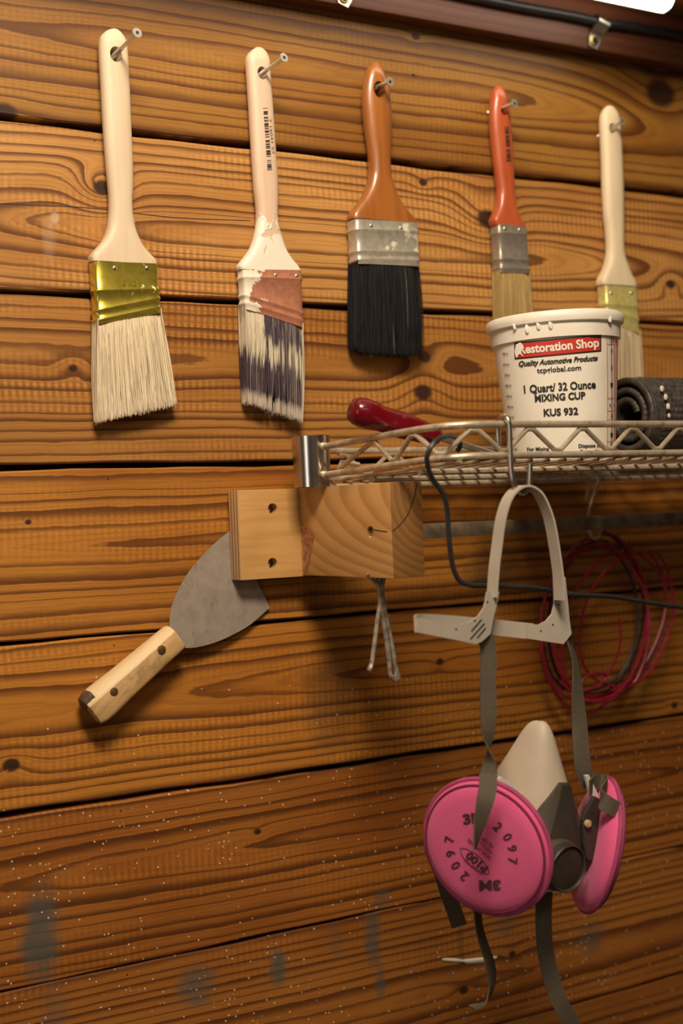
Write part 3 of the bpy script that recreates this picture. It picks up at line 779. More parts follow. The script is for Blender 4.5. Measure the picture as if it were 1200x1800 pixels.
# ------------------------------------------------------------------ wire shelf
M_wire = Mat('aged_wire', .36, .55); x, y, z = M_wire.coord(); _n = M_wire.noise(M_wire.vec(x, y, z), 110, 5, .65)
_c = M_wire.mix(_n.step(.35, .62), (.66, .56, .42), (.47, .37, .25)); _c = M_wire.mix(_n.step(.64, .74), _c, (.20, .12, .06)); M_wire.set('Base Color', _c); M_wire.set('Roughness', _n * .4 + .2); M_wire = M_wire.m
M_chrome = Mat('sleeve_steel', .20, 1.0); x, y, z = M_chrome.coord(); _n = M_chrome.noise(M_chrome.vec(x, y, z), 60, 4)
M_chrome.set('Base Color', M_chrome.mix(_n, (.50, .46, .42), (.74, .70, .66))); M_chrome = M_chrome.m
sh = empty('wire_shelf', (.609, -.06, Zc(.022)), 'silver wire shelf with zigzag rim resting on the wooden bracket', 'shelf')
def zt(d): return Zc(.0535 + .040 * d)
def zb(d): return Zc(.0292 + .040 * d)
mt = Matrix.Translation((.609, -.058, Zc(.0225)))
MB().lathe([(.0150, 0), (.0158, 0), (.0162, .02), (.0168, .0435), (.0160, .0440), (.0152, .0435), (.0146, .001)], mt, 40, cap=False).build('corner_sleeve', M_chrome, sh)
plan = [(.6125, .074), (.6145, .10), (.6175, .15), (.6205, .195), (.6245, .217), (.634, .231), (.648, .2385), (.665, .240)]
front = spline(plan, 5) + [(.665 + k * .03, .240) for k in range(1, 34)]
MB().tube([Vector((a, -d, zt(d))) for a, d in front], .0029, 10).build('rim_rod', M_wire, sh)
MB().tube([Vector((a, -d, zb(d))) for a, d in front], .0029, 10).build('rim_rod', M_wire, sh)
backp = [(.623, .052), (.640, .043), (.66, .040)] + [(.66 + k * .1, .040) for k in range(1, 11)]
MB().tube([Vector((a, -d, zt(d) - .001)) for a, d in spline(backp, 4)], .0029, 10).build('rim_rod', M_wire, sh)
MB().tube([Vector((a, -d, zb(d) - .001)) for a, d in spline(backp, 4)], .0029, 10).build('rim_rod', M_wire, sh)
def along(path, s):
    acc = 0
    for (a, b), (c, e) in zip(path, path[1:]):
        l = math.hypot(c - a, e - b)
        if acc + l >= s: u = (s - acc) / l; return (a + (c - a) * u, b + (e - b) * u)
        acc += l
    return path[-1]
def zig(path, s0, per, s1, inset):
    pts = []; k = 0; s = s0
    while s < s1:
        up = k % 2 == 0
        for t in (-.06, .06):
            a, d = along(path, max(0, s + t * per)); zz = (zt(d) - .0040) if up else (zb(d) + .0040)
            pts.append(Vector((a, -(d + inset), zz + (-.0012 if up else .0012) * 0)))
        s += per / 2; k += 1
    return pts
# phase: a peak at pixel column 932
pk_x = P(932, 752, .24).x; s = 0; per = P(1024, 752, .24).x - pk_x
acc = 0
for (a, b), (c, e) in zip(front, front[1:]):
    l = math.hypot(c - a, e - b)
    if c >= pk_x: s = acc + l * (pk_x - a) / (c - a); break
    acc += l
k = int((s - .026) / per); s0 = s - k * per
zp = zig(front, s0, per, 1.05, -.0005)
hd = [Vector((.640, -.085, zb(.07) + .008)), Vector((.622, -.086, zb(.08) + .010)), Vector((.617, -.090, zb(.09) + .004))]
zp = hd + zp
def rounded(pts, r=.25):
    out = [pts[0]]
    for i in range(1, len(pts) - 1):
        a, b, c = pts[i - 1], pts[i], pts[i + 1]
        out += [b.lerp(a, r), b.lerp(a, r * .3).lerp(b.lerp(c, r * .3), .5), b.lerp(c, r)]
    return out + [pts[-1]]
MB().tube(zp, .0021, 8).build('zigzag_wire', M_wire, sh)
backl = spline(backp, 4)
MB().tube(zig(backl, .03, per, 1.0, .0), .0020, 8).build('zigzag_wire', M_wire, sh)
m1 = MB().tube([Vector((.0, -.2375, zb(.2375) - .0040)), Vector((0, -.13, zb(.13) - .0040)), Vector((0, -.037, zb(.037) - .0035))], .0016, 7)
me0 = None
for i in range(46):
    xx = .6365 + .0172 * i
    if me0 is None:
        o = MB().add([v + Vector((xx, 0, 0)) for v in m1.v], m1.f).build('mesh_wire', M_wire, sh); me0 = o
    else:
        o = me0.copy(); col.objects.link(o); o.parent = sh; o.location = me0.location + Vector((.0172 * i, 0, 0)); WL[o.name] = WL[me0.name] + Vector((.0172 * i, 0, 0))
for d, dz in ((.185, -.0075), (.115, -.0078), (.045, -.0085)):
    MB().tube([Vector((.634, -d, zb(d) + dz)), Vector((1.62, -d, zb(d) + dz))], .0027, 9).build('support_rod', M_wire, sh)
for zf, d0 in ((zt, .0755), (zb, .0755)):
    MB().sphere((.6125, -.0745, zf(.075)), .0042, 10, (1, .7, .9)).build('weld_bead', M_wire, sh)

# horizontal bar behind
M_bar = plain('dull_brown_bar', (.17, .125, .08), .55, var=.4, scale=70)
q0 = P(745, 931, .062); 
bar = MB().box((.6455, -.066, Zc(-.0265)), (1.62, -.058, Zc(-.0135))).build('rail_bar', M_bar, bevel=.001)
tag(bar, 'dull brown flat bar running behind the harness from the pine block', 'bar')

# ------------------------------------------------------------------ hooks
M_hook = Mat('hook_steel', .26, 1.0); M_hook.set('Base Color', (.62, .57, .50)); M_hook = M_hook.m
hp = spline([(875, 790, .2345), (875, 770, .2345), (875, 748, .2345), (878, 736, .237), (885, 731, .242), (892, 737, .2465), (895, 752, .2475), (896, 785, .248), (897, 818, .249), (901, 845, .250), (908, 861, .250), (918, 867, .250), (927, 860, .250), (930.5, 845, .250), (931.5, 815, .250)], 5)
hk = MB().tube([P(*q) for q in hp], .0021, 10).build('s_hook', M_hook); tag(hk, 'bright steel S-hook over the shelf rim holding the grey harness', 'hook')
hp = spline([(1030, 880, .040), (1036, 850, .040), (1041, 832, .040), (1046, 829, .044), (1049, 836, .0485), (1050, 850, .048), (1040, 880, .045), (1034, 905, .040), (1034, 930, .036), (1042, 947, .032), (1052, 942, .030), (1056, 930, .030)], 5)
hk2 = MB().tube([P(*q) for q in hp], .0019, 8).build('s_hook', M_wire); tag(hk2, 'thin dull S-hook holding the coil of red wire', 'hook')

# ------------------------------------------------------------------ mixing cup
M_cup = Mat('white_plastic', .38, 0.0); x, y, z = M_cup.coord(); _n = M_cup.noise(M_cup.vec(x, y, z), 35, 4)
M_cup.set('Base Color', M_cup.mix(_n.step(.4, .8), (.80, .74, .64), (.74, .66, .54))); M_cup.b.inputs['Subsurface Weight'].default_value = .15; M_cup.b.inputs['Subsurface Radius'].default_value = (.01, .008, .005); M_cup = M_cup.m
cb = P(989, 801, .150); cb.z = zb(.15) + .0012
cax = (Vector((0, 0, 1)) - .024 * RGT).normalized()
cm = Matrix.Translation(cb) @ cax.to_track_quat('Z', 'Y').to_matrix().to_4x4()
cup = empty('mixing_cup', cb, 'white plastic mixing cup with red label standing on the wire shelf', 'cup')
prof = [(.040, .0018), (.0440, .0), (.0455, .0012), (.0490, .045), (.0542, .1035), (.0562, .1042), (.0568, .1140), (.0568, .116), (.0595, .1172), (.0602, .120), (.0600, .1235), (.0588, .1258), (.0572, .1265), (.0560, .1255), (.0548, .113), (.0530, .102), (.0470, .045), (.0435, .004), (.02, .0035)]
seg = 72
cu = MB().lathe(prof, cm, seg, cap=True).build('body', M_cup, cup, angle=35)
bvc = bvh_of([cu])
M_red = plain('red_label_ink', (.52, .035, .022), .45, var=.06); M_white = plain('white_ink', (.80, .74, .64), .5, var=.03)
M_pinkl = plain('pink_scale_ink', (.68, .28, .20), .5, var=.05)
vs, fs = grid2d([(903.5, 602), (1056, 588), (1056, 618), (904.5, 632)], 24, 4); decal('label_border', vs, fs, bvc, M_ink, cup, .00025)
vs, fs = grid2d([(906, 604.5), (1053.5, 590.8), (1053.5, 615.4), (907, 629.3)], 24, 4); decal('red_label', vs, fs, bvc, M_red, cup, .0005)
def ctext(s_, cx, cy, w, h, ang, mat=M_ink, bold=.02, shear=0, off=.0007, bend=0):
    vs, fs = text2d(s_, 1, bold, shear); return decal('printed_text', place2d(vs, cx, cy, w, h, ang, bend=bend), fs, bvc, mat, cup, off)
ctext('Restoration Shop', 982, 610.5, 139, 21, 5.2, M_white, .03, off=.0009)
ctext('Quality Automotive Products', 981, 635.5, 138, 12.5, 4.4, M_ink, .035, .3)
ctext('tcpglobal.com', 982, 650, 77, 12, 4.0, M_ink, .02)
ctext('1 Quart/ 32 Ounce', 983.5, 681, 125, 17, 4.2, M_ink, .03)
ctext('MIXING CUP', 984, 697.5, 88, 13, 3.6, M_ink, .035)
ctext('KUS 932', 985.5, 724, 60, 13.5, 3.0, M_ink, .035)
ctext('For Mixing', 946, 790, 38, 8.5, 2, M_ink, .035)
ctext('Dispose of', 1036, 784, 40, 8.5, 2, M_ink, .035)
ctext('Properly', 1036, 794, 34, 8, 2, M_ink, .035)
for k in range(10):
    yy = 622 + k * 18.6; xx = 883.5 + k * 1.75
    ctext('%d ml' % (900 - k * 90), xx + 5, yy, 9 + (k % 2), 4.5, 2, M_ink, .02)
for xx, w_, mt_ in ((1066, 1.6, M_pinkl), (1073.5, 1.0, M_ink), (1078.5, 2.6, M_pinkl), (1083, 1.2, M_pinkl)):
    linedecal([(xx, 592), (xx + 1, 690), (xx + .5, 800)], w_, bvc, mt_, cup, 'scale_line', .0004)
for yy in (592, 605, 700, 722, 738, 776, 790):
    linedecal([(1065.5, yy), (1074, yy - .3), (1084, yy - 1)], 1.3, bvc, M_pinkl, cup, 'scale_line', .0004)
for yy, t_ in ((599, 'S. D.'), (616, '2'), (646, '2'), (676, '1'), (712, '4 1'), (731, '3'), (764, '1'), (783, '1')):
    ctext(t_, 1073.5, yy, 9 if len(t_) > 1 else 4, 6, 0, M_ink, .0)
# drips of paint on the cup
M_drip = plain('dried_white_paint', (.84, .78, .68), .3, var=.05)
rgd = random.Random(2)
for q in ((948, 570), (969, 569), (905, 573), (1072, 560), (928, 577)):
    h = bvc.ray_cast(CAM, ray(*q).normalized())[0]
    MB().sphere(h, .0022 + rgd.random() * .0012, 10, (1, .35, 1.5)).build('paint_drip', M_drip, cup)
vs, fs = blob([(908, 606), (916, 602), (921, 610), (917, 618), (921, 627), (914, 622), (909, 629), (906, 618)]); decal('scuff', vs, fs, bvc, M_drip, cup, .0012)

# ------------------------------------------------------------------ rolled black mat
M_mat = plain('black_rubber_mat', (.055, .047, .041), .42, var=.4, scale=200)
M_stitch = plain('white_stitch', (.62, .56, .46), .6)
R0 = .0400; ec = P(1101, 742, .150); mx0 = ec.x; mc = Vector((0, -.150, zb(.15) + R0 + .0005))
rm = empty('rolled_mat', (mx0, -.15, zb(.15)), 'rolled black beaded rubber mat lying beside the mixing cup', 'mat')
def spir(th):   # th 0 = outer end
    turn = th / (2 * math.pi); return R0 - .0014 - turn * .0088
mb = MB(); nth = 640; nxx = 170; th1 = 2 * math.pi * 2.55; LX = .20
def bead(s_, xx):
    if xx < .016: return .0009 * abs(math.sin(math.pi * xx / .0032)) * (.7 + .3 * abs(math.sin(math.pi * s_ / .0042)))
    return .0017 * abs(math.sin(math.pi * s_ / .0054)) ** .7 * (.45 + .55 * abs(math.sin(math.pi * xx / .0054 + (math.floor(s_ / .0054) % 2) * 1.57)))
outer = []; inner = []
s_acc = 0; pr = None
a_start = math.radians(-35)
for i in range(nth + 1):
    th = th1 * i / nth; r = spir(th); s_acc += r * th1 / nth
    for j in range(nxx + 1):
        xx = LX * (j / nxx) ** 1.15
        ro = r + (bead(s_acc, xx) if th < 2 * math.pi * 1.05 else .0006 * abs(math.sin(math.pi * s_acc / .0054)))
        an = a_start + th
        mb.v.append(Vector((mx0 + xx, mc.y + ro * math.cos(an), mc.z + ro * math.sin(an))))
w_ = nxx + 1
for i in range(nth):
    for j in range(nxx): mb.f.append([i * w_ + j, i * w_ + j + 1, (i + 1) * w_ + j + 1, (i + 1) * w_ + j])
n0 = len(mb.v)
for i in range(nth + 1):
    th = th1 * i / nth; r = spir(th) - .0052; an = a_start + th
    for xx in (0, .004, LX): mb.v.append(Vector((mx0 + xx, mc.y + r * math.cos(an), mc.z + r * math.sin(an))))
for i in range(nth):
    k = n0 + i * 3
    mb.f.append([k, k + 3, k + 4, k + 1]); mb.f.append([k + 1, k + 4, k + 5, k + 2])
    mb.f.append([i * w_, (i + 1) * w_, k + 3, k]); mb.f.append([i * w_ + nxx, k + 2, k + 5, (i + 1) * w_ + nxx])
sheet = mb.build('rolled_sheet', M_mat, rm, recalc=False, angle=180)
# row of white stitches round the roll
for k, an in enumerate((144, 157, 170, 182, 193)):
    a = math.radians(180 + 180 - an) if False else math.radians(90 + (an - 90) * 1.0)
    r = R0 - .0004; p = Vector((mx0 + .0140, mc.y - r * math.cos(math.radians(180 - an)) , mc.z + r * math.sin(math.radians(180 - an))))
    MB().sphere(p, .0028 if k < 3 else .0020, 10, (.85, .40, 1.05)).build('stitch', M_stitch, rm)

# ------------------------------------------------------------------ screwdriver with red handle
M_acet = Mat('red_acetate', .12, 0.0); M_acet.b.inputs['Transmission Weight'].default_value = .45; M_acet.b.inputs['IOR'].default_value = 1.46
x, y, z = M_acet.coord(); _n = M_acet.noise(M_acet.vec(x, y, z), 60, 4, .6); M_acet.set('Roughness', _n.step(.4, .8) * .45 + .1)
M_acet.set('Base Color', M_acet.mix(_n.step(.58, .72) * .45, (.20, .005, .012), (.30, .15, .13))); M_acet = M_acet.m
a0 = P(626, 722, .150); a1 = P(764, 766, .165)
ax = (a1 - a0).normalized(); sd = empty('screwdriver', a0, 'screwdriver with translucent red handle resting on the wire shelf', 'screwdriver')
Lh = (a1 - a0).length; q = ax.to_track_quat('Z', 'Y').to_matrix().to_4x4(); mt = Matrix.Translation(a0) @ q
rings = []
for t, r in ((-.006, .004), (-.0045, .0088), (0, .0112), (.006, .0122), (.014, .0118), (.022, .0105), (.030, .0108), (.040, .0112), (Lh * .62, .0108), (Lh * .85, .0092), (Lh, .0078), (Lh + .004, .006)):
    fl = .10 if .02 < t < Lh * .85 else .0
    rings.append([mt @ Vector(((r * (1 - fl * (.5 + .5 * math.cos(6 * a)))) * math.cos(a), (r * (1 - fl * (.5 + .5 * math.cos(6 * a)))) * math.sin(a), t)) for a in [2 * math.pi * j / 48 for j in range(48)]])
MB().loft(rings).build('handle', M_acet, sd, angle=60)
MB().tube([mt @ Vector((0, 0, Lh)), mt @ Vector((0, 0, Lh + .01)), mt @ Vector((0, 0, Lh + .070))], .0029, 10).build('shaft', M_zinc, sd)

# ------------------------------------------------------------------ dark stiff wire looped round the shelf rim
M_dwire = plain('dark_stiff_wire', (.030, .030, .030), .45, .3)
wp = spline([(802, 793, .214), (808, 786, .216), (807, 776, .219), (800, 769, .224), (789, 766, .237), (776, 769, .249), (764, 777, .2525), (755, 790, .2525), (750, 805, .250), (753, 825, .246), (761, 843, .243), (772, 858, .241), (781, 874, .240), (786, 900, .238), (788, 935, .236), (792, 975, .234), (798, 1003, .232), (809, 1022, .230), (830, 1029, .228), (851, 1029.5, .225), (910, 1032, .222), (945, 1034, .220), (997, 1044, .216), (1050, 1047, .212), (1085, 1050, .208), (1120, 1056, .205), (1200, 1068, .198), (1290, 1080, .19)], 5)
wo = MB().tube([P(*q) for q in wp], .0020, 8).build('stiff_wire', M_dwire)
tag(wo, 'dark stiff wire looped round the shelf rim and bent off sideways', 'wire')

# ------------------------------------------------------------------ coil of red and black wire
M_rw = plain('red_wire', (.27, .010, .028), .4, var=.25); M_bw = plain('black_wire', (.014, .012, .013), .45)
ce = empty('wire_coil', P(1052, 945, .03), 'coil of thin red and black wire hanging from the thin S-hook', 'wire coil')
def coilpath(keys, n=26, seed=0):
    rg = random.Random(seed); pts = []
    T = len(keys)
    for i in range((T - 1) * n + 1):
        u = i / n; k = min(int(u), T - 2); t = u - k
        cx, cy, a, b, rot, d = [p + (q - p) * t for p, q in zip(keys[k], keys[k + 1])]
        th = -math.pi / 2 + 2 * math.pi * u; c, s_ = math.cos(th), math.sin(th)
        X = a * c; Y = b * s_ * (1 + .05 * math.sin(3 * th + k)); r = math.radians(rot)
        pts.append(P(cx + X * math.cos(r) - Y * math.sin(r), cy + X * math.sin(r) + Y * math.cos(r), max(.006, d + .004 * math.sin(th * 2 + k * 1.3))))
    return pts
red = [(1046, 1082, 94, 142, 6, .036), (1040, 1104, 90, 152, 3, .034), (1090, 1096, 84, 130, 14, .030), (1046, 1092, 92, 136, 10, .024), (1036, 1116, 88, 156, 2, .018)]
MB().tube(coilpath(red), .0016, 6).build('red_wire', M_rw, ce)
red2 = [(1108, 1094, 70, 126, 16, .036), (1098, 1090, 80, 122, 20, .031), (1032, 1108, 76, 138, 2, .026)]
MB().tube(coilpath(red2), .0016, 6).build('red_wire', M_rw, ce)
MB().tube([P(*q) for q in spline([(985, 1196, .036), (1005, 1215, .038), (1040, 1210, .040), (1066, 1192, .042), (1060, 1183, .043), (1040, 1184, .043), (1022, 1196, .042), (1012, 1212, .040)], 5)], .0013, 6).build('red_wire', M_rw, ce)
blk_k = [(1044, 1082, 90, 140, 5, .020), (1034, 1092, 82, 142, 5, .017), (1050, 1080, 82, 126, 8, .013)]
MB().tube(coilpath(blk_k), .0015, 6).build('black_wire', M_bw, ce)
MB().tube([P(*q) for q in spline([(1060, 1195, .04), (1082, 1160, .042), (1090, 1130, .044), (1090, 1105, .044), (1088, 1085, .044)], 5)], .0014, 6).build('red_wire', M_rw, ce)

# ------------------------------------------------------------------ respirator and harness
rs_d = .225
CL = P(856, 1488, rs_d); CR = P(1047, 1484, rs_d); mxr = (CL.x + CR.x) / 2 + .006; zr = (CL.z + CR.z) / 2
M_sil = plain('grey_silicone', (.50, .415, .32), .55, var=.06, scale=25)
M_dgrey = plain('dark_grey_plastic', (.036, .029, .022), .48, var=.10)
M_olive = plain('olive_grey_plastic', (.078, .063, .045), .5, var=.08)
M_clear = plain('pale_clear_plastic', (.62, .56, .50), .3, var=.05)
M_str = Mat('elastic_strap', .8); x, y, z = M_str.coord(); _n = M_str.noise(M_str.vec(x * 900, y * 900, z * 300), 1, 2); _b = M_str.noise(M_str.vec(x, y, z), 22, 2)
_c = M_str.mix(_n, (.066, .049, .032), (.125, .096, .064)); _c = M_str.mix(_b.step(.55, .8) * .4, _c, (.20, .155, .10)); M_str.set('Base Color', _c); M_str.bump(_n, .5, .0005); M_str = M_str.m
M_pink = Mat('pink_felt', .85); x, y, z = M_pink.coord(); _n = M_pink.noise(M_pink.vec(x, y, z), 900, 2); _l = ((z * 2 + _n * .0006) * 2400).sin(); _b = M_pink.noise(M_pink.vec(x, y, z), 30, 3)
_c = M_pink.mix(_n * .5 + _b * .5, (.60, .060, .19), (.76, .115, .28)); M_pink.set('Base Color', _c); M_pink.b.inputs['Sheen Weight'].default_value = .3; M_pink.bump(_l * .4 + _n, .35, .0005); M_pink = M_pink.m
M_pipe = plain('dark_pink_rim', (.36, .045, .13), .75, var=.15)
M_crease = plain('crease_pink', (.17, .012, .055), .9, var=.1)
M_print = plain('purple_black_print', (.075, .018, .035), .8, var=.2)
M_printf = plain('faded_purple_print', (.26, .035, .085), .8, var=.2)
res = empty('respirator', (mxr, -.20, zr), 'grey half-mask respirator with two round pink filters hanging by its straps', 'respirator')
# facepiece
secs = [  # z, half width, back d, front d
    (.0985, .0016, .2175, .2225), (.0972, .0045, .2150, .2260), (.0930, .0085, .2125, .2290), (.0840, .0130, .2085, .2320), (.0700, .0190, .2020, .2345), (.0550, .0255, .1945, .2370), (.0400, .0320, .1890, .2395), (.0200, .0390, .1880, .2425),
    (.0, .0430, .1860, .2450), (-.0150, .0400, .1860, .2450), (-.0260, .0330, .1890, .2420), (-.0340, .0230, .1950, .2360), (-.0380, .0100, .204, .226)]
rings = []
for zq, hw, db, df in [tuple(q) for q in spline(secs, 3)]:
    ring = []
    for j in range(41):
        a = math.radians(-112 + 224 * j / 40); c, s_ = math.cos(a), math.sin(a)
        xx = hw * math.copysign(abs(s_) ** .85, s_)
        f_ = max(c, -.25); f_ = math.copysign(abs(f_) ** 1.0, f_)
        dd = db + (df - db) * f_ if f_ > 0 else db + (df - db) * f_ * .5
        ring.append(Vector((mxr + xx, -dd, zr + zq)))
    rings.append(ring)
inn = []
for r in rings:
    c = sum(r, Vector()) / len(r); inn.append([p + (c - p) * .06 for p in r])
mb = MB()
loops = [r + i_[::-1] for r, i_ in zip(rings, inn)]
fp = mb.loft(loops).build('facepiece', M_sil, res, angle=70)
bvf = bvh_of([fp])
def shell(name, rows, mat, off, thick, parent, nx=10):
    rr = spline(rows, 4); fr = []; bk = []
    for y_, a, b in rr:
        f1 = []; b1_ = []
        for i in range(nx + 1):
            px_ = a + (b - a) * i / nx; v = ray(px_, y_).normalized(); h = bvf.ray_cast(CAM, v)
            if h[0] is None:
                best = None
                for dx in range(1, 60):
                    h = bvf.ray_cast(CAM, ray(px_ - dx * math.copysign(1, px_ - (a + b) / 2), y_).normalized())
                    if h[0] is not None: break
            if h[0] is None: h = (P(px_, y_, .24), Vector((0, -1, 0)))
            n_ = Vector((0, -1, 0)) * .8 - v * .2
            f1.append(h[0] + n_ * (off + thick)); b1_.append(h[0] + n_ * (off - .002))
        fr.append(f1); bk.append(b1_)
    return MB().loft([f_ + b_[::-1] for f_, b_ in zip(fr, bk)]).build(name, mat, parent, angle=50)
shell('front_body', [(1375, 981, 1001), (1400, 963, 1006), (1432, 940, 1013), (1470, 946, 1019), (1505, 955, 1024)], M_olive, .0005, .0022, res)
shell('front_panel', [(1379, 984, 999), (1420, 976, 1005), (1480, 961, 1013), (1490, 961, 1014)], M_dgrey, .0024, .0018, res)
# exhalation valve
vc = P(996, 1526, .256); vn = Vector((.05, -1, -.10)).normalized(); vm = Matrix.Translation(vc) @ vn.to_track_quat('Z', 'Y').to_matrix().to_4x4()
MB().lathe([(.0200, -.024), (.0205, -.010), (.0198, -.0045), (.0175, -.004)], vm, 40, cap=False).build('valve_housing', M_olive, res, angle=40)
MB().lathe([(.0188, -.006), (.0188, .0015), (.0178, .0026), (.0168, .0016), (.0166, -.004)], vm, 40, cap=False).build('valve_bezel', M_dgrey, res, angle=40)
MB().lathe([(.0167, -.004), (.0167, .0002), (.0150, .0008), (.003, .0010)], vm, 40).build('valve_cover', plain('brown_valve_cover', (.034, .026, .017), .5), res)
# filters
def filt(C, n, name):
    n = n.normalized(); mt_ = Matrix.Translation(C) @ n.to_track_quat('Z', 'Y').to_matrix().to_4x4()
    R = .0552
    prof_ = [(.006, -.0105), (.025, -.0105), (.044, -.0088), (.0515, -.0050), (.0540, -.0012), (.0540, .0012), (.0515, .0050), (.047, .0078), (.040, .0092), (.020, .0098), (.004, .0099)]
    o = MB().lathe(prof_, mt_, 64).build('filter_disc', M_pink, res, angle=80)
    MB().tube([mt_ @ Vector((R * .985 * math.cos(2 * math.pi * k / 72), R * .985 * math.sin(2 * math.pi * k / 72), .0008)) for k in range(72)], .0020, 8, closed=True).build('filter_rim', M_pipe, o)
    MB().tube([mt_ @ Vector((.0508 * math.cos(2 * math.pi * k / 72), .0508 * math.sin(2 * math.pi * k / 72), .0056)) for k in range(72)], .0011, 6, closed=True).build('filter_crease', M_crease, o)
    MB().lathe([(.019, -.0240), (.020, -.0180), (.0200, -.0085)], mt_, 32).build('filter_mount', M_olive, res)
    return o, mt_
AZ = math.radians(64); TL_ = -.13
dL, mL = filt(CL, Vector((-math.sin(AZ), -math.cos(AZ), TL_)), 'left')
dR, mR = filt(CR, Vector((math.sin(AZ), -math.cos(AZ), -.27)), 'right')
bvd = bvh_of([dL])
def fchar(ch, cx, cy, h, ang, mat=M_print, bold=.03, w=None, name='printed_text'):
    vs, fs = text2d(ch, 1, bold); decal(name, place2d(vs, cx, cy, w, h, ang), fs, bvd, mat, dL, .0004)
for ch, cx, cy, a in (('2', 875, 1453, -48), ('0', 892, 1471, -62), ('9', 900, 1491, -80), ('7', 901, 1513, -95)): fchar(ch, cx, cy, 17, a)
for ch, cx, cy, a in (('2', 816, 1540, 135), ('0', 801, 1521, 122), ('9', 792.5, 1500, 105), ('7', 790, 1475, 82)): fchar(ch, cx, cy, 17, a)
fchar('3M', 832, 1438, 19, 8, bold=.055, w=37); fchar('3M', 861, 1556, 19, 182, bold=.055, w=38)
fchar('P100', 838, 1515, 14, 140, bold=.04, w=44)
ring = spline([(809, 1491), (822, 1493), (842, 1506), (858, 1528), (857, 1536), (844, 1532), (824, 1518), (812, 1503), (809, 1491)], 5); linedecal(ring, 1.2, bvd, M_print, dL, 'printed_line', .0004)
for k, (t_, w_) in enumerate((('NIOSH APPROVED', 52), ('PARTICULATE', 40), ('FILTER', 26))):
    fchar(t_, 842 + k * 7, 1492 - k * 6, 6.5, 140, M_printf, .02, w_)
fchar('AGAINST OILS', 832, 1524, 5.5, 140, M_printf, .02, 40)

# straps
def ribbon(name, pts, w, mat, parent, th=.0012, n=5, wvec=None, taper=None):
    sp_ = spline(pts, n); rings = []
    for i, q in enumerate(sp_):
        c = P(q[0], q[1], q[2]); ph = q[3] if len(q) > 3 else 0
        a = P(*sp_[max(i - 1, 0)][:3]); b = P(*sp_[min(i + 1, len(sp_) - 1)][:3]); t = (b - a).normalized()
        wv = wvec if wvec is not None else (math.cos(ph) * RGT + math.sin(ph) * FWD)
        wv = (wv - t * wv.dot(t)); wv = wv.normalized() if wv.length > 1e-5 else t.orthogonal().normalized()
        nn = t.cross(wv).normalized(); ww = w * (taper[0] + (taper[1] - taper[0]) * i / (len(sp_) - 1) if taper else 1)
        rings.append([c + wv * ww / 2 + nn * th / 2, c - wv * ww / 2 + nn * th / 2, c - wv * ww / 2 - nn * th / 2, c + wv * ww / 2 - nn * th / 2])
    return MB().loft(rings).build(name, mat, parent, angle=50)
ribbon('strap', [(850, 1116, .249, .35), (857, 1135, .248, .35), (858, 1165, .247, .25), (857, 1200, .246, .35), (858, 1240, .245, .2), (858, 1275, .244, .5), (859, 1300, .243, 1.0), (860, 1319, .243, 1.57), (861, 1340, .243, 2.2), (859, 1358, .243, 2.7), (858, 1372, .243, 2.9)], .0128, M_str, res)
ribbon('strap_tail', [(858, 1360, .262, -.1), (857, 1385, .264, .0), (852, 1410, .265, .3), (846, 1435, .264, .6), (840, 1462, .263, .95), (834, 1493, .262, 1.35)], .0135, M_str, res)
ribbon('strap', [(998, 1118, .236, 1.1), (1004, 1140, .236, 1.25), (1011, 1170, .235, 1.1), (1014, 1205, .235, .85), (1016, 1245, .234, .55), (1019, 1290, .233, .25), (1022, 1330, .232, .1), (1027, 1358, .231, .1), (1037, 1380, .230, .3)], .0135, M_str, res)
ribbon('strap_tail', [(1036, 1386, .240), (1044, 1377, .234), (1057, 1375, .232), (1066, 1381, .240), (1061, 1391, .252), (1056, 1401, .259), (1063, 1411, .264), (1076, 1419, .265), (1090, 1427, .263)], .0132, M_str, res, wvec=Vector((.12, 0, 1)))
ribbon('strap', [(775, 1530, .165, .3), (786, 1567, .165, .2), (797, 1598, .165, .1), (807, 1628, .165, .0)], .0128, M_str, res)
ribbon('strap', [(838, 1590, .19, 1.0), (842, 1630, .19, 1.05), (850, 1660, .19, 1.0), (860, 1690, .19, .95), (865, 1715, .188, 1.0), (863, 1740, .186, 1.1), (852, 1762, .184, 1.25), (829, 1771, .182, 1.3)], .0120, M_str, res)
ribbon('strap', [(957, 1560, .212, .1), (955, 1610, .212, .1), (957, 1660, .212, .15), (966, 1710, .212, .15), (981, 1755, .212, .1), (1008, 1805, .212, .0), (1040, 1850, .212, 0)], .0134, M_str, res)
# clips and link on the right side
def pxprism(name, pts, d, th, mat, parent, bevel=.0, dv=None):
    dv = dv or (lambda x_, y_: d)
    return MB().prism([P(a, b, dv(a, b)) for a, b in pts], Vector((0, -th, 0))).build(name, mat, parent, smooth=False, bevel=bevel)
pxprism('clip', [(1024, 1362), (1031, 1361), (1048, 1397), (1046, 1402), (1037, 1403), (1033, 1396)], .2335, .003, M_clear, res, .0006)
pxprism('clip', [(868, 1370), (876, 1364), (898, 1378), (916, 1398), (908, 1406), (884, 1392)], .221, .003, M_clear, res, .0006)
lk = pxprism('side_link', [(1040, 1398), (1050, 1404), (1046, 1440), (1043, 1480), (1035, 1512), (1025, 1508), (1020, 1480), (1018, 1440), (1023, 1427)], .2455, .004, M_dgrey, res, .0008)
p = P(1032.5, 1448, .2510); MB().lathe([(.0032, -.001), (.0032, .0012), (.0020, .0022)], Matrix.Translation(p) @ YR, 20).build('rivet', plain('tan_rivet', (.45, .30, .17), .4), lk)

